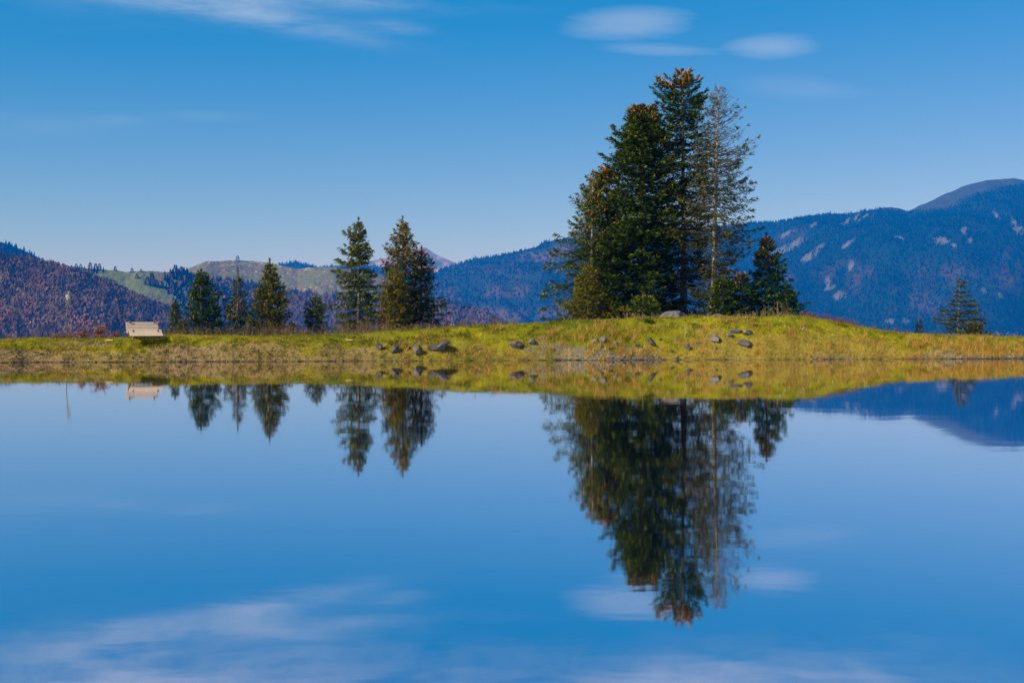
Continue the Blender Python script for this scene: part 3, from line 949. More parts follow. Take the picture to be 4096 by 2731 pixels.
            q = (np.arange(m_) + rng.random((nbr, m_)) * 0.8) / m_
            pp = pb[:, None] + bd[:, None] * (bl[:, None] * q)[..., None]
            pp[..., 2] -= hang * 0.5 * (bl[:, None] * q) ** 1.5
            dd = unit(bd[:, None] + rng.normal(size=(nbr, m_, 3)) * 0.42)
            ll = nl * rng.uniform(0.6, 1.35, (nbr, m_))
            tint = np.clip(0.05 + 0.42 * rng.random(nbr)[:, None] ** 1.5 + 0.55 * (q * s0[:, None]) ** 1.6 + rng.normal(size=(nbr, m_)) * 0.10 + 0.12 * (f - 0.4), 0, 1)  # inner crown shade and sunlit tips painted into the needle tint, plus random variation
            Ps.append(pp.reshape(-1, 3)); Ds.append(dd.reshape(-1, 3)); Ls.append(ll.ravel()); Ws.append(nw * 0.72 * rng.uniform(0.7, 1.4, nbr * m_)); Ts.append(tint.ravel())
            if cones:
                nc = rng.poisson(ncone * np.interp(f, cones[0], cones[1]) / max(1, n))
                for _ in range(nc):
                    j = rng.integers(nbr)
                    cP.append(pb[j] + rng.normal(size=3) * 0.05); cD.append(None)
    # leader spray along the top of the trunk
    nlead = int(60 * dens * max(0.5, leader) / 0.5)
    hh = H - rng.random(nlead) * leader
    P = np.stack([np.interp(hh, hs * H, tx), np.interp(hh, hs * H, ty), hh], 1)
    an = rng.uniform(0, 2 * pi, nlead)
    Dv = unit(np.stack([np.cos(an), np.sin(an), rng.uniform(0.3, 1.6, nlead)], 1))
    if not (bare and bare[1][-1] > 0.9):
        Ps.append(P); Ds.append(Dv); Ls.append(nl * rng.uniform(.6, 1.1, nlead)); Ws.append(np.full(nlead, nw * .9)); Ts.append(rng.uniform(.3, .8, nlead))
    V, Fc = needles(np.concatenate(Ps), np.concatenate(Ds), np.concatenate(Ls), np.concatenate(Ws), rng)
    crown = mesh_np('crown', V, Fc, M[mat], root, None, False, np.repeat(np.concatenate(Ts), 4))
    t_ob = mesh_np('trunk', stemV, stemF, M[bark], root, None, True)
    o = wood.build('branches', M[limb or 'twigbark'], t_ob, True); o['kind'] = 'stuff'
    if cones and cP:
        n = len(cP); kind = cones[2]
        if kind == 'spruce':
            dv = unit(np.stack([rng.normal(size=n) * .15, rng.normal(size=n) * .15, -np.ones(n)], 1))
            o = spindle(np.array(cP), dv, rng.uniform(.12, .19, n), rng.uniform(.045, .06, n)).build('cones', M['cone'], crown, True)
        else:
            dv = unit(np.stack([rng.normal(size=n) * .25, rng.normal(size=n) * .25, np.ones(n)], 1))
            o = spindle(np.array(cP), dv, rng.uniform(.13, .20, n), rng.uniform(.06, .09, n)).build('cones', M['fircone'], crown, True)
        o['kind'] = 'stuff'
        o['label'] = 'tan hanging cones' if kind == 'spruce' else 'brown upright cones'
    return root


Z3 = (1.2062, 2000, 200); Z4 = (1.4256, 2900, 600); Z5 = (3.074, 1300, 850); Z6 = (3.222, 600, 1000)
# --- the tall group on the mound
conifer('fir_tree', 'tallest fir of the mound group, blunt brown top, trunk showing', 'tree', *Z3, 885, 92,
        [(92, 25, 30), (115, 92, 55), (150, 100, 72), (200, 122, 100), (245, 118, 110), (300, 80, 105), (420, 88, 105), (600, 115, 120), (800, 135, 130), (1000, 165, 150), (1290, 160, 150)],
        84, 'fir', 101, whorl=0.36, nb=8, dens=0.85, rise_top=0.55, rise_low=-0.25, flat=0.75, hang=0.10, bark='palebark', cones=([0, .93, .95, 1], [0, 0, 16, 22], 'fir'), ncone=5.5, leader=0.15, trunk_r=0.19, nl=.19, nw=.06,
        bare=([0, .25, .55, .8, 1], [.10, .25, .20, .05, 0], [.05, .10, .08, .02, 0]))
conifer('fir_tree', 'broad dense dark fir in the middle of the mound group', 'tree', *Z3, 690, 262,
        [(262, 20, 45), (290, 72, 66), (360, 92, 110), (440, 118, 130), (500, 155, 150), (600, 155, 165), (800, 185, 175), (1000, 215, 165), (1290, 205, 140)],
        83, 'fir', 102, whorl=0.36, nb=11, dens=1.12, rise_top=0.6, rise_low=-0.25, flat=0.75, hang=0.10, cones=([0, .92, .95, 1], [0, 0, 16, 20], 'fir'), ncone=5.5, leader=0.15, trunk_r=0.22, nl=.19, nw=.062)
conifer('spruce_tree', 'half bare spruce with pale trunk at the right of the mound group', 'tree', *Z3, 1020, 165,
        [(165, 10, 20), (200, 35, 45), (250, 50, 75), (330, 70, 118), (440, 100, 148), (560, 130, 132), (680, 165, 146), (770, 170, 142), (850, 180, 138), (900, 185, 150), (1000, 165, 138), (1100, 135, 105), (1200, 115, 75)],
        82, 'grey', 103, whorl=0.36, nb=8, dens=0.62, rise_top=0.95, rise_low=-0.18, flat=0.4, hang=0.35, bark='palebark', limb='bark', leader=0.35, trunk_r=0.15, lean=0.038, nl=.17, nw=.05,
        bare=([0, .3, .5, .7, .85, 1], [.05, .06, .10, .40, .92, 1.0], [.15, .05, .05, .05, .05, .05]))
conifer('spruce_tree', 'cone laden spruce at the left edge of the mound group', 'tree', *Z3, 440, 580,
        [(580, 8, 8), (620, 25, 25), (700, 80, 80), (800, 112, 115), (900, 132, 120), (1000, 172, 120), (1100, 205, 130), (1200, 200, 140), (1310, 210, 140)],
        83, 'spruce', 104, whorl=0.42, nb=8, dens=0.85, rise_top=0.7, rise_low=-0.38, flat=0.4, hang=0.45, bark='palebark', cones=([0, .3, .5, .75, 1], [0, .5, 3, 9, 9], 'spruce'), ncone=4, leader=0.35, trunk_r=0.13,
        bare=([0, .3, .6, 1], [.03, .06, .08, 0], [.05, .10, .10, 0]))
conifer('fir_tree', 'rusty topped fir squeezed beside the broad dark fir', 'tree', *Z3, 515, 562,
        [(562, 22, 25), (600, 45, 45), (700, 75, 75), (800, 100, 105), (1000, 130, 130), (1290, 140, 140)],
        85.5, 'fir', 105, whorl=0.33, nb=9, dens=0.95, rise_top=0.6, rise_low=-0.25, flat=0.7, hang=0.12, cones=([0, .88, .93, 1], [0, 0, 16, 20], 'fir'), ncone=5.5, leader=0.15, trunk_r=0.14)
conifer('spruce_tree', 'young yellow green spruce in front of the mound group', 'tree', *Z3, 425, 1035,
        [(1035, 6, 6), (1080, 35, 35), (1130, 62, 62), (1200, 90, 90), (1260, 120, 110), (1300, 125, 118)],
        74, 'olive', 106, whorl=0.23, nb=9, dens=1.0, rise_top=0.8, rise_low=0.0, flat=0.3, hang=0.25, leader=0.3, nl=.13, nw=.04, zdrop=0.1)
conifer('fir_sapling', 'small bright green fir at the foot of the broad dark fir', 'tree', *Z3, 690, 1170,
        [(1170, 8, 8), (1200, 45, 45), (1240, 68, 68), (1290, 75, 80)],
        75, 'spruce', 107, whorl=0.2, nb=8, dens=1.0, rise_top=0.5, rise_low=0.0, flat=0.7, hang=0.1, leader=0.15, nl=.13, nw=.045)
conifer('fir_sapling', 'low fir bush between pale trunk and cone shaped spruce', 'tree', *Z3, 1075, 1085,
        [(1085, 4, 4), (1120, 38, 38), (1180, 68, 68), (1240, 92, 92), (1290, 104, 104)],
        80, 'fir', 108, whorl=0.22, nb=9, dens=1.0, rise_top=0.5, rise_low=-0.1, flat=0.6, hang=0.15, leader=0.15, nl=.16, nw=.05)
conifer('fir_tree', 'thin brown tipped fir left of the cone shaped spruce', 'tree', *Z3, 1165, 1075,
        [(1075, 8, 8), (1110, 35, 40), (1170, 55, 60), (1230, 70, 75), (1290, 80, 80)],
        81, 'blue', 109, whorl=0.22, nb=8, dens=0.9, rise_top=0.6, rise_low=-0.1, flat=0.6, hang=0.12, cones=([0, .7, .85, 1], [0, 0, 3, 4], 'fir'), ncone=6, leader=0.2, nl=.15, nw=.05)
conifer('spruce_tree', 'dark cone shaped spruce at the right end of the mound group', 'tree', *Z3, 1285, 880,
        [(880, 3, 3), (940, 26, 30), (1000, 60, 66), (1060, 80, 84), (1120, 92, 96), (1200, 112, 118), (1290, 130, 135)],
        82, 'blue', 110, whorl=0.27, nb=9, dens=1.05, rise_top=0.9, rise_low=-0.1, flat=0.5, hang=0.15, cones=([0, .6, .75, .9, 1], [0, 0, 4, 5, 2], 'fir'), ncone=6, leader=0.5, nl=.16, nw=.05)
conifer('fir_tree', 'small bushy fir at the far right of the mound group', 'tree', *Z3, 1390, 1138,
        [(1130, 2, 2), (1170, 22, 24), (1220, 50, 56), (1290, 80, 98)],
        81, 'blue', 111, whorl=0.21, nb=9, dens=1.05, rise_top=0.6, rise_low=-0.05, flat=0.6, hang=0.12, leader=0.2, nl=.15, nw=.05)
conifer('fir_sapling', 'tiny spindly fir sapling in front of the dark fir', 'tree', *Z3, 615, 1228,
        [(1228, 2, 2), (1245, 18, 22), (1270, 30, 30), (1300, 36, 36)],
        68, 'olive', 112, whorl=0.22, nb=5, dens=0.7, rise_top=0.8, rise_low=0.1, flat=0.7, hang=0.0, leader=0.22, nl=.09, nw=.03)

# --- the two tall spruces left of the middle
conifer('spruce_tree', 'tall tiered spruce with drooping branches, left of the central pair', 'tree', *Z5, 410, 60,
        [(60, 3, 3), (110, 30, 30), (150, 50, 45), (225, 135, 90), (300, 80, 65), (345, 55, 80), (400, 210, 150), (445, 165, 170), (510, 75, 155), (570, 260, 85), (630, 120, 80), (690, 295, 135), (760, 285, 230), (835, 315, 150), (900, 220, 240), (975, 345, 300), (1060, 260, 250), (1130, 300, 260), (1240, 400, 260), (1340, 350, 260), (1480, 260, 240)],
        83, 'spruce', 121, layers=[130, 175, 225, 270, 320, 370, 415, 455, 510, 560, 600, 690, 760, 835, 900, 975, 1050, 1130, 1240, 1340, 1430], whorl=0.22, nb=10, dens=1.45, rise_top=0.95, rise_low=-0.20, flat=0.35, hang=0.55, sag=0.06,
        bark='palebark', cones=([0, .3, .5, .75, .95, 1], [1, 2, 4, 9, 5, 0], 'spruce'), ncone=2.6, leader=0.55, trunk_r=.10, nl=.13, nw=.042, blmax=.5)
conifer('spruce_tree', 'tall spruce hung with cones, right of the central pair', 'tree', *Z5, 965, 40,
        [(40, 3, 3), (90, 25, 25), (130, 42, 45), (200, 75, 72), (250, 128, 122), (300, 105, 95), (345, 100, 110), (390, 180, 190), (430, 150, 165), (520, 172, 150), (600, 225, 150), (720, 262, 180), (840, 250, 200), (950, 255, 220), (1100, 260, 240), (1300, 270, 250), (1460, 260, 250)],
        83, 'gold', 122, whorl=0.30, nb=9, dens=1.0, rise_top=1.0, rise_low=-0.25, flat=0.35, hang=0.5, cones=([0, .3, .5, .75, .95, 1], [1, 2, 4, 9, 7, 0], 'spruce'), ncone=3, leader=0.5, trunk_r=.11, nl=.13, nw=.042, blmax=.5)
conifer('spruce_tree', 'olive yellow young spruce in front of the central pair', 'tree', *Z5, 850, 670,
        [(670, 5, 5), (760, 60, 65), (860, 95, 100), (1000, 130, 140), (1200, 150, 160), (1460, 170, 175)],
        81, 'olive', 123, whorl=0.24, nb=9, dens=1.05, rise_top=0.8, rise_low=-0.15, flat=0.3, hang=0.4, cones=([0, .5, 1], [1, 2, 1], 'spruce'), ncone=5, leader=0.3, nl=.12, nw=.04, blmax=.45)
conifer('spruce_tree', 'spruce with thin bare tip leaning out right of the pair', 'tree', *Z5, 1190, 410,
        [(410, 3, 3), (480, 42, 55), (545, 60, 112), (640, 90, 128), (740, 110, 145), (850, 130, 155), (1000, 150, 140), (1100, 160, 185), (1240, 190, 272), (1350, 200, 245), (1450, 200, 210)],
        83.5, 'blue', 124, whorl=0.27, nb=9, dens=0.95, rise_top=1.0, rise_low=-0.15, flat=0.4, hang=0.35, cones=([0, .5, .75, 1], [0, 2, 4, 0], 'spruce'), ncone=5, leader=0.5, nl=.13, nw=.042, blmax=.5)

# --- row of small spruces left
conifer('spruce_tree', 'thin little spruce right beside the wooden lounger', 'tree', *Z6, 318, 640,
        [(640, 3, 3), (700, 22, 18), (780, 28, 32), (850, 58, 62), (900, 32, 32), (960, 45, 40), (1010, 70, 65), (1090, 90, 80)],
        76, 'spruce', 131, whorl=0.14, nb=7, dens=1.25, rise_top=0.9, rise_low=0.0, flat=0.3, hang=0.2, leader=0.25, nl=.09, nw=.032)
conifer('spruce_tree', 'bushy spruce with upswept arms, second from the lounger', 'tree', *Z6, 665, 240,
        [(240, 20, 12), (300, 40, 60), (380, 60, 65), (440, 132, 130), (500, 100, 110), (560, 178, 165), (650, 125, 140), (740, 205, 195), (850, 182, 175), (950, 135, 152), (1080, 90, 100)],
        76, 'blue', 132, whorl=0.19, nb=9, dens=1.4, rise_top=1.0, rise_low=0.35, flat=0.3, hang=0.15, cones=([0, .3, .5, 1], [0, 1, 1, 0], 'spruce'), ncone=4, leader=0.25, nl=.10, nw=.036)
conifer('spruce_tree', 'spruce with long thin leader, third from the lounger', 'tree', *Z6, 1130, 225,
        [(225, 2, 2), (330, 6, 6), (400, 52, 50), (480, 40, 48), (560, 60, 90), (640, 110, 95), (690, 182, 90), (800, 152, 112), (900, 182, 142), (1090, 155, 155)],
        76, 'spruce', 133, whorl=0.20, nb=7, dens=1.2, rise_top=0.9, rise_low=0.15, flat=0.3, hang=0.2, cones=([0, .3, .5, .6, 1], [1, 3, 5, 0, 0], 'spruce'), ncone=3, leader=0.7, nl=.10, nw=.034,
        bare=([0, .5, .65, .8, 1], [0, 0, .5, .8, .8], [0, 0, .2, .3, .3]))
conifer('spruce_tree', 'largest spruce of the small row, cone shaped with bare tip', 'tree', *Z6, 1545, 105,
        [(105, 2, 2), (180, 14, 14), (240, 52, 50), (340, 82, 80), (460, 130, 130), (560, 190, 172), (620, 240, 165), (720, 262, 202), (850, 235, 225), (950, 180, 205), (1110, 170, 170)],
        76, 'gold', 134, whorl=0.20, nb=9, dens=1.4, rise_top=1.0, rise_low=0.05, flat=0.3, hang=0.22, cones=([0, .4, .7, 1], [0, 1.5, 2, 0], 'spruce'), ncone=4, leader=0.45, nl=.11, nw=.036)
conifer('spruce_tree', 'small rounded spruce just left of the central pair', 'tree', *Z6, 2150, 565,
        [(565, 2, 2), (650, 55, 58), (700, 100, 88), (800, 152, 75), (880, 190, 70), (950, 170, 100), (1010, 150, 132), (1110, 130, 130)],
        77, 'spruce', 135, whorl=0.17, nb=8, dens=1.25, rise_top=0.9, rise_low=0.15, flat=0.3, hang=0.2, leader=0.3, nl=.10, nw=.034)
conifer('spruce_sapling', 'low spruce seedling between the lounger and the bushy spruce', 'tree', *Z6, 430, 890,
        [(890, 5, 5), (940, 40, 35), (1000, 70, 60), (1090, 80, 80)],
        75, 'grey', 136, whorl=0.13, nb=7, dens=1.25, rise_top=0.8, rise_low=0.1, flat=0.3, hang=0.15, leader=0.15, nl=.09, nw=.032)
conifer('spruce_sapling', 'low spruce seedling behind the bushy spruce to its right', 'tree', *Z6, 875, 880,
        [(880, 5, 5), (940, 45, 45), (1000, 70, 70), (1090, 80, 80)],
        78, 'blue', 137, whorl=0.14, nb=7, dens=1.25, rise_top=0.8, rise_low=0.1, flat=0.3, hang=0.15, leader=0.15, nl=.09, nw=.032)
conifer('spruce_sapling', 'seedling in brown weeds right of the largest small spruce', 'tree', *Z6, 1830, 920,
        [(920, 3, 3), (960, 30, 30), (1010, 45, 60), (1090, 60, 70)],
        77, 'spruce', 138, whorl=0.14, nb=6, dens=0.9, rise_top=0.8, rise_low=0.1, flat=0.3, hang=0.15, leader=0.2, nl=.09, nw=.032)
conifer('spruce_sapling', 'yellowish spruce seedling left of the largest small spruce', 'tree', *Z6, 1330, 880,
        [(880, 5, 5), (940, 45, 50), (1000, 70, 80), (1090, 85, 90)],
        75.5, 'olive', 139, whorl=0.14, nb=7, dens=0.9, rise_top=0.8, rise_low=0.1, flat=0.3, hang=0.15, leader=0.15, nl=.09, nw=.032)

# --- far right
conifer('spruce_tree', 'lone tiered spruce with top bent right, far right bank', 'tree', *Z4, 1328, 735,
        [(735, 2, 62), (770, 10, 50), (805, 12, 95), (850, 22, 125), (880, 105, 90), (915, 138, 115), (930, 85, 150), (980, 92, 160), (1020, 60, 95), (1055, 92, 140)],
        94, 'grey', 141, layers=[748, 775, 805, 830, 855, 880, 912, 935, 960, 985, 1010, 1035, 1055], whorl=0.16, nb=7, dens=1.05, lean=0.035, rise_top=0.35, rise_low=0.1, flat=0.85, hang=0.05, sag=0.03, leader=0.10, nl=.13, nw=.046, trunk_r=.07, lump=1.1)
conifer('spruce_sapling', 'low brownish spruce bush right of the lone spruce', 'tree', *Z4, 1420, 975,
        [(975, 8, 8), (1000, 40, 40), (1030, 60, 65), (1060, 75, 80)],
        92, 'grey', 142, whorl=0.14, nb=8, dens=1.0, rise_top=0.6, rise_low=0.0, flat=0.5, hang=0.1, leader=0.12, nl=.11, nw=.04)
conifer('spruce_sapling', 'tiny spindly sapling left of the lone spruce', 'tree', *Z4, 1107, 940,
        [(940, 1, 1), (985, 4, 4), (1005, 14, 14), (1030, 20, 20), (1058, 24, 24)],
        90, 'grey', 143, whorl=0.14, nb=5, dens=0.7, rise_top=0.9, rise_low=0.4, flat=0.3, hang=0.0, leader=0.3, nl=.09, nw=.03)

# ------------------------------------------------------------------ lone conifers on the far hills
def far_conifer(label, px4, base4, top4, half4, R, seed, mat='spruce'):
    """a small tree standing on the range R: seen a few pixels tall"""
    rng = np.random.default_rng(seed)
    u = U(px4 / 4.0)
    tt = np.linspace(0.2, 1, 400)
    x, y, z = surf(R, np.full(400, u), tt)
    py = (HOR - (z - CAMZ) / y * F) * 4
    i = int(np.argmin(np.abs(py - base4) + 1e-6 * tt))
    X0, Y0, Z0 = x[i], y[i], z[i]
    H = (py[i] - top4) / 4 / F * Y0
    H = max(H, 5.0)
    W = half4 / 4 / F * Y0
    root = empty('conifer', (X0, Y0, Z0 - 0.3))
    tag(root, label, 'tree', 'lone conifers on the far hills')
    n = 420
    f = rng.random(n) ** 1.3
    r = W * (1 - f) ** 0.8 * rng.uniform(0.2, 1.0, n) ** 0.5
    a = rng.uniform(0, 2 * pi, n)
    P = np.stack([r * np.cos(a), r * np.sin(a), 0.06 * H + f * H * 0.94], 1)
    Dv = unit(np.stack([np.cos(a), np.sin(a), rng.uniform(-.5, .4, n)], 1))
    V, Fc = needles(P, Dv, rng.uniform(.10, .2, n) * H * .9, rng.uniform(.05, .09, n) * H, rng)
    mesh_np('crown', V, Fc, M['farfir'], root, None, False, np.repeat(rng.uniform(0, .7, n), 4))
    V, Fc = tube([(0, 0, 0), (0, 0, H * .5), (0, 0, H)], [H * .025, H * .016, H * .004], 6)
    mesh_np('trunk', V, Fc, M['bark'], root)
    return root


M['farfir'] = mat_foliage('far_needles', (0.010, 0.020, 0.012), (0.020, 0.036, 0.020), (0.04, 0.06, 0.03))
for i, (lab, px4, b4, t4, hw, R) in enumerate([
        ('leftmost small conifer on the green hill skyline', 305, 1072, 1052, 9, R2a), ('second conifer from the left on the green hill skyline', 323, 1074, 1054, 8, R2a),
        ('tallest narrow conifer on the green hill skyline', 361, 1080, 1048, 9, R2a), ('conifer just right of the tallest skyline one', 383, 1080, 1051, 10, R2a),
        ('small conifer tucked right of a skyline pair', 398, 1080, 1053, 8, R2a), ('little conifer alone midway along the green skyline', 461, 1082, 1062, 7, R2a),
        ('pointed lone conifer left of the bare skyline meadow', 528, 1089, 1069, 7, R2a), ('tiny lone conifer on the bare skyline meadow', 565, 1087, 1073, 6, R2a),
        ('large dark conifer where meadow meets wood on the skyline', 702, 1100, 1058, 14, R2a), ('dark conifer right behind the large skyline one', 727, 1100, 1064, 13, R2a),
        ('tallest conifer of the clump in the green meadow', 609, 1140, 1092, 12, R2a), ('broad conifer left in the meadow clump', 590, 1138, 1104, 12, R2a),
        ('small conifer right below the meadow clump', 627, 1140, 1114, 9, R2a), ('lowest small conifer right of the meadow clump', 650, 1150, 1122, 8, R2a),
        ('dark conifer high on the left edge of the meadow', 548, 1112, 1092, 8, R2a), ('single conifer on top of the bald hill', 951, 1040, 1021, 8, R2b)]):
    far_conifer(lab, px4, b4, t4, hw, R, 300 + i)
# antenna mast beside the hilltop conifer
x, y, z = surf(R2b, np.array([U(943 / 4)]), np.array([1.0]))
V, Fc = tube([(0, 0, -1), (0, 0, 9), (0, 0, 17)], [.28, .24, .16], 6)
root = empty('antenna_mast', (x[0], y[0], z[0]))
tag(root, 'thin mast beside the conifer on the bald hill', 'mast')
mesh_np('pole', V, Fc, M['bark'], root)
V, Fc = tube([(0, 0, 16.8), (0, 0, 19.5)], [.12, .08], 5)
mesh_np('tip', V, Fc, M['palebark'], root)

# ------------------------------------------------------------------ boulders on the bank
def ico(sub=3):
    import bmesh
    bm = bmesh.new()
    bmesh.ops.create_icosphere(bm, subdivisions=sub, radius=1.0)
    V = np.array([v.co[:] for v in bm.verts]); Fc = np.array([[v.index for v in f.verts] for f in bm.faces])
    bm.free()
    return V, Fc


ICO_V, ICO_F = ico(4)


def rock_on_bank(px4, py4):
    """where the ray through photo pixel (px4,py4) meets the far bank"""
    u = U(px4 / 4.0)
    D = np.linspace(float(shoreD(np.array(u))) - 0.1, 70, 1500)
    z = ground_z(u * D, D)
    ray = CAMZ + (HOR - py4 / 4.0) / F * D
    hit = np.where(z >= ray)[0]
    i = hit[0] if len(hit) else int(np.argmin(ray - z))
    return np.array([u * D[i], D[i], z[i]])


def boulder(label, cx, cy_, w, h, mat, seed, tilt=0.0, cuts=14, rough=0.19, depth=0.8, extra=None, name='boulder', sink=0.0):
    rng = np.random.default_rng(seed)
    foot = rock_on_bank(cx, cy_ + h * 0.30)
    D = foot[1]
    s = D / F / 4
    W, Hh = w * s / 2, h * s / 2
    zc = CAMZ + (HOR - cy_ / 4.0) / F * D - sink
    V = ICO_V.copy()
    for k in range(cuts):                           # chop flat facets
        n = unit(rng.normal(size=3)); d = rng.uniform(0.42, 0.80)
        over = V @ n - d
        V = V - np.outer(np.maximum(over, 0), n) * 0.97
    nz = fbm(V[:, 0] * 1.6 + seed, V[:, 1] * 1.6 + V[:, 2] * 1.3, 4, seed) - 0.5
    nz2 = fbm(V[:, 0] * 5 + seed, V[:, 2] * 5 + V[:, 1] * 4, 3, seed + 3) - 0.5
    V = V * (1 + rough * 1.6 * nz + rough * 0.7 * nz2)[:, None]
    V = V / np.abs(V).max(0)
    if extra is not None: V = extra(V)
    V = V * np.array([W, max(W, Hh) * depth, Hh])
    a = radians(tilt)
    V = np.stack([V[:, 0] * cos(a) - V[:, 2] * sin(a), V[:, 1], V[:, 0] * sin(a) + V[:, 2] * cos(a)], 1)
    ob = mesh_np(name, V, ICO_F, M[mat], None, None, False)
    ob.location = (foot[0], D + max(W, Hh) * depth * 0.35, zc)
    ob.data.polygons.foreach_set('use_smooth', np.full(len(ICO_F), True))
    tag(ob, label, 'rock', 'rocks on the far bank')
    return ob


def two_lobe(V):
    V = V.copy(); V[:, 2] += 0.55 * np.where(V[:, 0] > 0.05, 1, 0) * sstep(0.05, 0.5, V[:, 0]) * np.clip(V[:, 2] + .4, 0, 1) - 0.18 * np.exp(-((V[:, 0] + 0.1) / .3) ** 2) * (V[:, 2] > 0)
    V[:, 2] = (V[:, 2] - V[:, 2].min()) / (V[:, 2].max() - V[:, 2].min()) * 2 - 1
    return V


boulder('small dark slanted boulder, leftmost on the bank', 1517, 1388, 30, 40, 'rock_dark', 1, 30)
boulder('upright egg shaped dark boulder near the left rocks', 1584, 1396, 36, 48, 'rock_dark', 2, 0)
boulder('brown rock half buried in dry grass beside the largest boulder', 1672, 1404, 52, 50, 'rock_brown', 3, -35, 9, 0.22)
boulder('small brown stone peeking out left of the half buried rock', 1634, 1392, 20, 24, 'rock_brown', 4, 10)
boulder('largest dark two lobed boulder on the bank', 1752, 1386, 92, 54, 'rock_dark', 5, 0, 9, 0.16, 0.6, two_lobe)
boulder('grey brown wedge boulder left of a mossy one', 2073, 1378, 70, 42, 'rock_brown', 6, -25, 10)
boulder('round mossy grey green boulder right of the wedge boulder', 2123, 1367, 36, 34, 'rock_green', 7, 0)
boulder('flat pale grass covered stone above the mossy boulder', 2170, 1347, 28, 12, 'rock_pale', 8, 0, sink=0.05)
boulder('pale grey flat rock of the trio under the yellow spruce', 2378, 1366, 36, 22, 'rock_pale', 9, 5)
boulder('blocky grey rock of the trio under the yellow spruce', 2412, 1358, 34, 30, 'rock_grey', 10, 10, 10)
boulder('little black rock of the trio under the yellow spruce', 2403, 1380, 22, 12, 'rock_dark', 11, 0)
boulder('small narrow grey stone right of the rock trio', 2467, 1376, 20, 28, 'rock_grey', 12, 12)
boulder('low dark cracked rock in straw near the middle of the mound', 2556, 1383, 40, 22, 'rock_dark', 13, -8, 10, .24)
boulder('long dark slanting slab in straw below the mound top', 2611, 1371, 58, 26, 'rock_dark', 14, -38, 9)
boulder('tiny pale stone high on the grass of the mound', 2699, 1354, 18, 11, 'rock_pale', 15, 0)
boulder('upright dark stone behind crossed straw stalks', 2753, 1387, 24, 28, 'rock_dark', 16, -10)
boulder('grass covered grey stone left of the angular boulder', 2797, 1369, 30, 22, 'rock_green', 17, 0, sink=0.06)
boulder('angular grey boulder left of the stacked slabs', 2864, 1354, 52, 32, 'rock_grey', 18, -8, 11)
boulder('low grey stone between angular boulder and stacked slabs', 2916, 1340, 30, 18, 'rock_grey', 19, 0)
boulder('long flat slab at the top left of the stacked rocks', 2945, 1325, 58, 24, 'rock_grey', 20, -6, 10, .10, .6)
boulder('blocky slab at the top right of the stacked rocks', 2988, 1331, 46, 32, 'rock_grey', 21, -6, 12, .10, .6)
boulder('rounded dark block at the bottom of the stacked rocks', 2983, 1374, 66, 40, 'rock_dark', 22, -5, 7, .12)
boulder('flat pale stone lying at the water edge', 2705, 1428, 28, 14, 'rock_pale', 23, -8)
boulder('flat dark stone low in the gravel under the mound', 2440, 1392, 22, 10, 'rock_dark', 31, 4)
boulder('small brown stone by the straw left of the slanting slab', 2577, 1398, 18, 12, 'rock_brown', 32, 0)
boulder('small dark stone beside the tiny pale one on the mound', 2642, 1356, 14, 12, 'rock_dark', 33, 0)
boulder('tan flat stone in gravel left of the upright dark stone', 2690, 1404, 24, 10, 'rock_brown', 34, 4)
boulder('grey stone half hidden in straw under the angular boulder', 2862, 1388, 24, 16, 'rock_grey', 35, 0, sink=.03)
boulder('brown pebble rock right of the largest boulder', 1862, 1398, 22, 8, 'rock_brown', 36, 3, sink=.02)
boulder('low brown stone on bare ground between two boulder groups', 1918, 1390, 34, 10, 'rock_brown', 37, 2, sink=.02)
boulder('grey stone near the waterline left of the slabs', 2900, 1412, 20, 10, 'rock_grey', 38, 2)
boulder('small white stone at the water edge on the left bank', 1579, 1440, 12, 7, 'rock_pale', 24, 0)


def crest_boulder(label, cx, cy_, w, h, mat, seed, D):
    ob = boulder(label, cx, cy_, w, h, mat, seed, 0, 6, .10, .6)
    s = D / F / 4
    k = D / ob.location.y
    ob.scale = (k, k, k * 1.3)
    ob.location = (U(cx / 4) * D, D, CAMZ + (HOR - cy_ / 4) / F * D - 0.06)
    return ob


crest_boulder('wide grey dome of rock on the mound crest under the firs', 2696, 1268, 118, 50, 'rock_grey', 25, 63.9)
crest_boulder('reddish grey boulder on the mound crest below the pale trunk', 2872, 1278, 90, 44, 'rock_red', 26, 63.9)

# ------------------------------------------------------------------ wooden lounger
def slab_mesh(name, lx, ly, lz, bev=0.006):
    import bmesh
    bm = bmesh.new()
    bmesh.ops.create_cube(bm, size=1.0)
    bmesh.ops.scale(bm, vec=(lx, ly, lz), verts=bm.verts)
    bmesh.ops.bevel(bm, geom=bm.edges[:], offset=bev, segments=1, affect='EDGES')
    me = bpy.data.meshes.new(name); bm.to_mesh(me); bm.free()
    return me


LD = 58.9
lp = at(585 / 4, 0, LD)
lz = float(ground_z(lp[0], LD))
lounger = empty('wooden_lounger', (lp[0] - 0.10, LD, lz - 0.03), radians(22))
tag(lounger, 'wooden slatted wave shaped lounger on the grass left of the spruces', 'lounger')
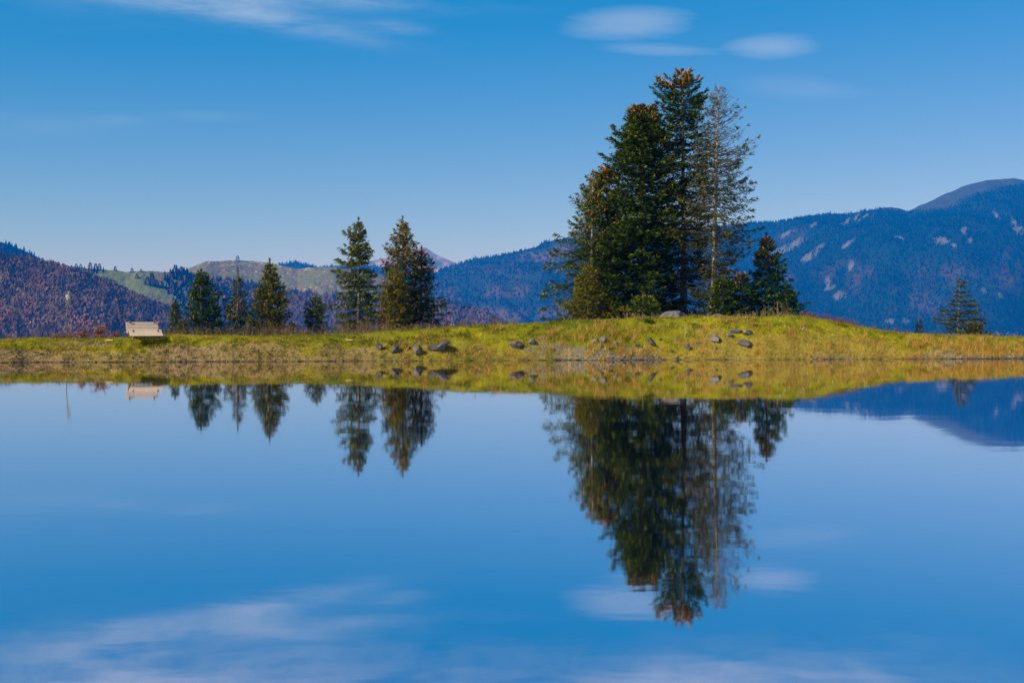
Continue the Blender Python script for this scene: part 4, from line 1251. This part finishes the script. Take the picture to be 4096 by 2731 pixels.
# side profile: (distance towards the pond, height): backrest top, hip, knee, foot
PROF = np.array([(-0.62, 0.93), (-0.52, 0.70), (-0.40, 0.47), (-0.25, 0.34), (-0.06, 0.33), (0.10, 0.41), (0.26, 0.50), (0.36, 0.49), (0.55, 0.38), (0.78, 0.25), (0.92, 0.19)]) * np.array([1.0, 0.76])
seg = np.linalg.norm(np.diff(PROF, axis=0), axis=1); cum = np.concatenate([[0], np.cumsum(seg)])
LW = 1.32
slat = slab_mesh('slat', LW, 0.060, 0.022)
slat.materials.append(M['plank'])
npl = int(cum[-1] / 0.074)
for i in range(npl):
    s = (i + 0.5) * cum[-1] / npl
    p_ = np.array([np.interp(s, cum, PROF[:, 0]), np.interp(s, cum, PROF[:, 1])])
    q_ = np.array([np.interp(s + .03, cum, PROF[:, 0]), np.interp(s + .03, cum, PROF[:, 1])]) - np.array([np.interp(s - .03, cum, PROF[:, 0]), np.interp(s - .03, cum, PROF[:, 1])])
    o = bpy.data.objects.new('slat', slat); COL.objects.link(o); o.parent = lounger
    o.location = (RNG.normal() * .004, -p_[0], p_[1]); o.rotation_euler = (-math.atan2(q_[1], q_[0]) + RNG.normal() * .03, 0, 0)
for sx_ in (-0.50, 0.50):                    # curved side rails under the slats
    pts = np.array([(sx_, -a, z - 0.045) for a, z in PROF])
    V, Fc = tube(pts, np.full(len(pts), 0.032), 4)
    mesh_np('side_rail', V, Fc, M['frame'], lounger)
    for (a, z, a2) in ((0.50, 0.38, 0.60), (-0.36, 0.38, -0.28)):
        V, Fc = tube([(sx_, -a, z), (sx_, -a2, -0.06)], [.038, .038], 4)
        mesh_np('leg', V, Fc, M['frame'], lounger)
    V, Fc = tube([(sx_, 0.55, 0.78), (sx_, 0.85, -0.05)], [.03, .03], 4)
    mesh_np('back_strut', V, Fc, M['frame'], lounger)
V, Fc = tube([(-0.5, -0.56, 0.13), (0.5, -0.56, 0.13)], [.03, .03], 4)
mesh_np('crossbar', V, Fc, M['frame'], lounger)
V, Fc = tube([(-0.5, 0.33, 0.2), (0.5, 0.33, 0.2)], [.03, .03], 4)
mesh_np('crossbar', V, Fc, M['frame'], lounger)

# pale boards lying in the grass
bd = slab_mesh('fallen_board', 0.30, 0.10, 0.03)
bd.materials.append(mat_wood('yellow_board', (0.45, 0.30, 0.08), (0.62, 0.44, 0.15), (3, 20, 20)))
for px4, py4, lab in ((437, 1364, 'small yellow board lying in the grass left of the lounger'), (1397, 1362, 'small yellow stick lying in grass before the central pair')):
    p_ = rock_on_bank(px4, py4 + 1)
    o = bpy.data.objects.new('fallen_board', bd); COL.objects.link(o)
    o.location = (p_[0], p_[1], p_[2] + 0.05); o.rotation_euler = (.35, .03, .1)
    tag(o, lab, 'board')

# ------------------------------------------------------------------ bare shrubs and the dead stem
def bare_shrub(name, label, px4, top4, half4, D, seed, c1, c2, leaves=0, leafcol=None, stems=9, cat='shrub'):
    rng = np.random.default_rng(seed)
    X0 = U(px4 / 4) * D; zg = float(ground_z(X0, D)) - .03
    H = CAMZ + (HOR - top4 / 4) / F * D - zg; W = half4 / 4 / F * D
    root = empty(name, (X0, D, zg)); tag(root, label, cat)
    mb = MB(); lf = []
    for k in range(stems):
        a = rng.uniform(0, 2 * pi); r = W * rng.uniform(.2, 1.0)
        tip = np.array([r * cos(a), r * sin(a), H * rng.uniform(.6, 1.0)])
        pts = np.array([tip * np.array([t ** 1.3, t ** 1.3, t]) for t in np.linspace(0, 1, 6)]) + np.vstack([[0, 0, 0], rng.normal(size=(5, 3)) * .025])
        col = lerp(np.array(c1), np.array(c2), rng.random())
        V, Fc = tube(pts, np.linspace(.014, .006, 6), 4); mb.add(V, Fc, col)
        for q in range(int(16)):
            s0 = rng.uniform(.25, 1); pb = np.array([np.interp(s0, np.linspace(0, 1, 6), pts[:, i]) for i in range(3)])
            dv = unit(rng.normal(size=3) + np.array([0, 0, .8])); l = rng.uniform(.10, .28) * (H / 1.2)
            V, Fc = tube([pb, pb + dv * l * .5, pb + dv * l + rng.normal(size=3) * .02], [.007, .006, .004], 3); mb.add(V, Fc, col)
            lf.append(pb + dv * l * rng.uniform(.2, 1))
    mb.build('stems', M['weed'], root)['kind'] = 'stuff'
    if leaves:
        P = np.array(lf)[rng.integers(0, len(lf), leaves)] + rng.normal(size=(leaves, 3)) * .05
        V, Fc = needles(P, unit(rng.normal(size=(leaves, 3))), rng.uniform(.04, .09, leaves), rng.uniform(.03, .055, leaves), rng)
        cc = np.array(leafcol) * rng.uniform(.6, 1.4, (leaves, 1))
        mesh_np('foliage', V, Fc, M['weed'], root, np.repeat(cc, 4, 0))
    return root


RED1, RED2 = (0.20, 0.095, 0.075), (0.30, 0.15, 0.11)
bare_shrub('red_shrub', 'low bare reddish shrub left of the tallest red one', 338, 1312, 34, 62, 401, RED1, RED2, 330, (0.30, 0.14, 0.11), 12)
bare_shrub('red_shrub', 'tallest bare reddish shrub left of the lounger', 398, 1290, 36, 62.5, 402, RED1, RED2, 380, (0.30, 0.14, 0.11), 14)
bare_shrub('red_shrub', 'small reddish shrub nearest the lounger', 458, 1322, 20, 62, 403, RED1, RED2, 160, (0.28, 0.13, 0.11), 8)
bare_shrub('red_shrub', 'small reddish brown twiggy shrub beside the dead stem', 226, 1336, 26, 62, 404, RED1, RED2, 110, (0.28, 0.13, 0.11), 8)
bare_shrub('brown_shrub', 'brown twiggy shrub right of the largest small spruce', 1150, 1300, 30, 74, 405, (0.16, 0.10, 0.06), (0.26, 0.17, 0.10), 150, (0.24, 0.15, 0.09), 12)
bare_shrub('yellow_shrub', 'small yellow leaved bush left of the rounded spruce', 1212, 1322, 26, 73, 406, (0.16, 0.12, 0.05), (0.26, 0.2, 0.08), 420, (0.34, 0.28, 0.03), 10)
bare_shrub('twig', 'dark dead twig sticking up at the right of the mound', 3250, 1250, 16, 64, 407, (0.05, 0.035, 0.025), (0.09, 0.06, 0.04), 0, None, 4, 'twig')
bare_shrub('green_shrub', 'low dark green herb clump on the mound grass', 2590, 1278, 30, 61.6, 408, (0.05, 0.07, 0.01), (0.08, 0.10, 0.02), 500, (0.07, 0.11, 0.012), 10, 'plant')

D_ = 63.5
X0 = U(263 / 4) * D_; zg = float(ground_z(X0, D_)) - .1
stem = empty('dead_stem', (X0, D_, zg))
tag(stem, 'tall thin pale leafless stem at the far left', 'dead tree')
Hs = CAMZ + (HOR - 1196 / 4) / F * D_ - zg
zz = np.linspace(0, 1, 9)
pts = np.stack([0.10 * zz + 0.02 * np.sin(zz * 9), 0 * zz, zz * Hs], 1)
V, Fc = tube(pts, 0.021 * (1 - zz * 0.6), 7); mesh_np('trunk', V, Fc, M['bark'], stem, None, True)
mb = MB(); rng = np.random.default_rng(9)
for q in range(26):
    h = rng.uniform(.25, 1); pb = np.array([np.interp(h, zz, pts[:, i]) for i in range(3)]); a = rng.uniform(0, 2 * pi)
    l = rng.uniform(.06, .26); V, Fc = tube([pb, pb + np.array([cos(a) * l, sin(a) * l, l * rng.uniform(-.2, .5)])], [.008, .003], 3); mb.add(V, Fc)
for h, l, sgn in ((.40, .33, 1), (.40, .30, -1)):
    pb = np.array([np.interp(h, zz, pts[:, i]) for i in range(3)]); V, Fc = tube([pb, pb + np.array([sgn * l, 0, -.03])], [.009, .003], 3); mb.add(V, Fc)
mb.build('twigs', M['palebark'], stem)['kind'] = 'stuff'
P = pts[-1] + rng.normal(size=(150, 3)) * np.array([.07, .07, .20]) + np.array([0, 0, -.02])
V, Fc = needles(P, unit(rng.normal(size=(150, 3))), rng.uniform(.03, .07, 150), rng.uniform(.02, .035, 150), rng)
mesh_np('seed_tuft', V, Fc, M['weed'], stem, np.broadcast_to([.42, .36, .28], (len(V), 3)))['kind'] = 'stuff'

# ------------------------------------------------------------------ grass, straw, weeds, gravel
def blades(name, x, y, h, w, col, seed, mat, label, lean=0.35, lift=0.0, z=None):
    rng = np.random.default_rng(seed)
    n = len(x)
    if z is None: z = ground_z(x, y) - 0.012 + lift
    a = rng.uniform(0, 2 * pi, n)
    dx = np.cos(a) * w * .5; dy = np.sin(a) * w * .5
    lx = rng.normal(size=n) * lean * h; ly = rng.normal(size=n) * lean * h
    V = np.stack([np.stack([x - dx, y - dy, z], 1), np.stack([x + dx, y + dy, z], 1), np.stack([x + lx, y + ly, z + h], 1)], 1).reshape(-1, 3)
    Fc = np.arange(3 * n).reshape(n, 3)
    c3 = np.repeat(col, 3, 0).copy()
    ob = mesh_np(name, V, Fc, mat, None, c3, False)
    tag(ob, label, None, None, 'stuff')
    return ob


def bank_points(n, seed, dlo=0.03, dhi=8.0, pxlo=-120, pxhi=1150, power=1.0):
    rng = np.random.default_rng(seed)
    u = U(rng.uniform(pxlo, pxhi, n)); d = dlo + (dhi - dlo) * rng.random(n) ** power
    y = shoreD(u) + d
    return u * y, y, rng


x, y, rng = bank_points(390000, 501, 0.06, 7.5, power=1.35)
soil, straw, n1, n2, n3, t, px = bank_look(x, y)
keep = rng.random(len(x)) < np.clip(1.02 - soil * 1.05, 0.03, 1)
x, y = x[keep], y[keep]; soil, straw, n1, n2, n3, t, px = (v[keep] for v in (soil, straw, n1, n2, n3, t, px))
n = len(x)
cg = turf_colour(n1, n2, n3)
isst = rng.random(n) < straw * 0.75 + 0.06
cs = lerp(G_STRAW, G_GOLD, rng.random((n, 1)))
col = np.where(isst[:, None], cs, cg) * rng.uniform(0.65, 1.40, (n, 1))
h = np.where(isst, rng.uniform(.05, .15, n), rng.uniform(.035, .10, n)) * (0.7 + 0.7 * n2)
blades('grass', x, y, h, rng.uniform(.010, .022, n), col, 502, M['grass'], 'short olive green turf covering the far bank', 0.45)

# clumps of tall straw on the lower right bank
cxs, cys, rng = bank_points(2600, 511, 0.10, 2.2, 425, 1040)
soil, straw, n1, n2, n3, t, px = bank_look(cxs, cys)
k = rng.random(len(cxs)) < (0.08 + 0.75 * sstep(.45, .66, n3)) * sstep(0.95, 0.35, t) * (0.35 + 0.65 * sstep(640, 760, px))
cxs, cys = cxs[k], cys[k]
m_ = 34
x = (cxs[:, None] + rng.normal(size=(len(cxs), m_)) * .075).ravel(); y = (cys[:, None] + rng.normal(size=(len(cxs), m_)) * .06).ravel()
size = np.repeat(rng.uniform(.5, 1.25, len(cxs)), m_)
n = len(x)
ok = (y - shoreD(np.clip(x / y, -.9, .9))) > 0.05
x, y, size = x[ok], y[ok], size[ok]; n = len(x)
hue = np.repeat(rng.random(len(cxs)), m_)[ok][:, None]
col = lerp(lerp(G_STRAW, G_GOLD, hue), G_OLIVE, (rng.random((n, 1)) < .12) * 1.0) * rng.uniform(.7, 1.35, (n, 1))
blades('dry_grass', x, y, size * rng.uniform(.12, .34, n), rng.uniform(.008, .016, n), col, 512, M['grass'], 'golden dry grass tufts along the lower bank', 0.28)

# dark green herb patches low on the left bank
cxs, cys, rng = bank_points(900, 515, 0.10, 1.6, -100, 470)
m_ = 22
x = (cxs[:, None] + rng.normal(size=(len(cxs), m_)) * .07).ravel(); y = (cys[:, None] + rng.normal(size=(len(cxs), m_)) * .06).ravel()
n = len(x)
pick = np.repeat(rng.random(len(cxs)), m_)[:, None]
col = np.where(pick < .55, G_DEEP * .9, np.where(pick < .8, np.array([.10, .065, .03]), G_STRAW * .8)) * rng.uniform(.6, 1.4, (n, 1))
blades('herb_tufts', x, y, rng.uniform(.03, .10, n), rng.uniform(.014, .03, n), col, 516, M['grass'], 'dark tufts dotted over the stony left bank', 0.7)

cxs, cys, rng = bank_points(420, 517, 0.5, 3.4, 330, 1060)
m_ = 30
x = (cxs[:, None] + rng.normal(size=(len(cxs), m_)) * .10).ravel(); y = (cys[:, None] + rng.normal(size=(len(cxs), m_)) * .08).ravel()
n = len(x)
col = G_DEEP * np.repeat(rng.uniform(.6, 1.6, len(cxs)), m_)[:, None] * rng.uniform(.6, 1.4, (n, 1))
blades('herb_tufts', x, y, rng.uniform(.05, .15, n), rng.uniform(.012, .025, n), col, 518, M['grass'], 'deeper green tufts scattered over the mound turf', 0.6)

# dry weed stalks on the crest and round the feet of the small trees
def weeds(name, label, spans, seed):
    rng = np.random.default_rng(seed)
    mb = MB(); P = []; Cc = []
    for (p0, p1, D0, D1, n, h0, h1, c) in spans:
        for _ in range(n):
            u = U(rng.uniform(p0, p1) / 4); D = rng.uniform(D0, D1); x = u * D
            z = float(ground_z(x, D)) - .03; h = rng.uniform(h0, h1)
            tip = np.array([x + rng.normal() * .10 * h, D + rng.normal() * .1 * h, z + h])
            cc = np.array(c) * rng.uniform(.6, 1.4)
            V, Fc = tube([(x, D, z), (x * .5 + tip[0] * .5 + rng.normal() * .02, D, z + h * .5), tip], [.007, .006, .003], 3); mb.add(V, Fc, cc)
            for q in range(rng.integers(2, 6)):
                s = rng.uniform(.45, 1.0); pb = np.array([lerp(x, tip[0], s), lerp(D, tip[1], s), z + h * s]); a = rng.uniform(0, 2 * pi); l = rng.uniform(.03, .12)
                e = pb + np.array([cos(a) * l, sin(a) * l, l * rng.uniform(.2, 1.2)])
                V, Fc = tube([pb, e], [.005, .003], 3); mb.add(V, Fc, cc)
                V, Fc = tube([e - np.array([0, 0, .012]), e, e + np.array([0, 0, .02])], [.005, .010, .003], 3); mb.add(V, Fc, cc * 1.1)
    ob = mb.build(name, M['weed'])
    return tag(ob, label, None, None, 'stuff')


BR, TN, RD = (0.15, 0.095, 0.055), (0.28, 0.20, 0.11), (0.20, 0.085, 0.05)
weeds('dry_weeds', 'brown dry weeds at the feet of the small spruces',
      [(690, 1330, 66, 75, 170, .2, .7, BR), (690, 1330, 66, 75, 90, .2, .5, TN), (690, 1330, 66, 75, 220, .2, .6, (.06, .065, .02)), (1030, 1180, 68, 74, 70, .4, .95, BR), (1330, 1560, 70, 80, 210, .3, 1.0, BR), (1330, 1780, 68, 80, 140, .2, .6, TN), (180, 480, 60.5, 63, 120, .12, .4, RD), (480, 700, 61, 66, 60, .15, .45, BR)], 601)
weeds('dry_weeds', 'scattered dry weed stalks along the crest of the bank',
      [(1780, 2060, 62, 67, 90, .15, .5, BR), (3200, 3420, 63.5, 66, 130, .10, .36, RD), (3350, 3800, 63.5, 68, 110, .10, .35, BR), (3780, 4096, 63.5, 67, 60, .08, .25, TN), (2950, 3260, 64, 68, 90, .10, .40, TN), (3060, 3150, 66, 72, 14, .5, .9, TN), (2700, 2960, 64, 67, 50, .1, .35, TN), (0, 300, 59, 63, 60, .1, .3, BR), (2735, 2757, 60.8, 61.3, 2, .4, .5, (0.42, .36, .22)), (2300, 2700, 63.5, 66, 60, .1, .3, TN)], 602)

# tiny white flower heads
rng = np.random.default_rng(77)
fl = [(1815, 1303), (1806, 1305), (3210, 1322), (3225, 1325), (3308, 1324), (3215, 1318), (2975, 1292), (2982, 1275), (3330, 1345), (2090, 1304), (3120, 1290), (2905, 1290), (3060, 1300), (3140, 1312)]
mb = MB()
for px4, py4 in fl:
    p_ = rock_on_bank(px4, py4 + 2)
    a = np.arange(6) * pi / 3
    top = p_ + np.array([0, -.02, .09])
    ring = np.stack([np.cos(a) * .032, np.sin(a) * .032, 0 * a], 1)
    Vv = np.concatenate([top + ring * .5 + [0, 0, .0], top + ring + [0, 0, .018], top + ring * .3 + [0, 0, .03]])
    Fq = [(i * 6 + j, i * 6 + (j + 1) % 6, (i + 1) * 6 + (j + 1) % 6, (i + 1) * 6 + j) for i in range(2) for j in range(6)]
    mb.add(Vv, Fq, (.75, .73, .66))
    V, Fc = tube([p_ - [0, 0, .03], top], [.005, .004], 3); mb.add(V, Fc, (.12, .14, .03))
tag(mb.build('white_flowers', M['weed']), 'tiny white flower heads dotted over the grass', None, None, 'stuff')

# gravel along the waterline
cx, cyv, rng = bank_points(42000, 521, 0.0, 1.7, power=1.3)
soil, straw, n1, n2, n3, t, px = bank_look(cx, cyv)
k = rng.random(len(cx)) < np.clip(soil * (0.55 + 0.35 * sstep(380, 480, px)) + 0.12 * sstep(.25, .05, t), 0, 1)
cx, cyv, px, soil = cx[k], cyv[k], px[k], soil[k]
cz = ground_z(cx, cyv)
SV = np.array([(1, 0, 0), (0, 1, 0), (-1, 0, 0), (0, -1, 0), (.55, .5, .75), (-.5, .55, .8), (-.6, -.45, .7), (.5, -.55, .75)], float)
SF = np.array([(0, 1, 5, 4), (1, 2, 6, 5), (2, 3, 7, 6), (3, 0, 4, 7), (4, 5, 6, 7)])
n = len(cx)
s = rng.lognormal(np.log(.022), .45, n); s = np.clip(s, .010, .06)
a = rng.uniform(0, 2 * pi, n)
ca, sa = np.cos(a)[:, None], np.sin(a)[:, None]
jit = rng.uniform(.7, 1.3, (n, 8, 3))
SVj = SV[None] * jit
vx = cx[:, None] + s[:, None] * (SVj[..., 0] * ca - SVj[..., 1] * sa); vy = cyv[:, None] + s[:, None] * (SVj[..., 0] * sa + SVj[..., 1] * ca); vz = cz[:, None] - s[:, None] * .15 + s[:, None] * SVj[..., 2] * .8
V = np.stack([vx, vy, vz], -1).reshape(-1, 3)
Fc = (SF[None] + (np.arange(n) * 8)[:, None, None]).reshape(-1, 4)
left = (1 - sstep(330, 470, px))[:, None]
cc = lerp(np.array([.16, .135, .12]), np.array([.20, .145, .085]), left) * rng.lognormal(0, .35, (n, 1))
cc = np.where(rng.random((n, 1)) < .010, np.array([.42, .38, .32]), cc)
cc = np.where((cz < .035)[:, None], cc * .3, cc)
o = mesh_np('gravel', V, Fc, M['gravel'], None, np.repeat(cc, 8, 0), False)
tag(o, 'grey and tan gravel strewn along the waterline', None, None, 'stuff')
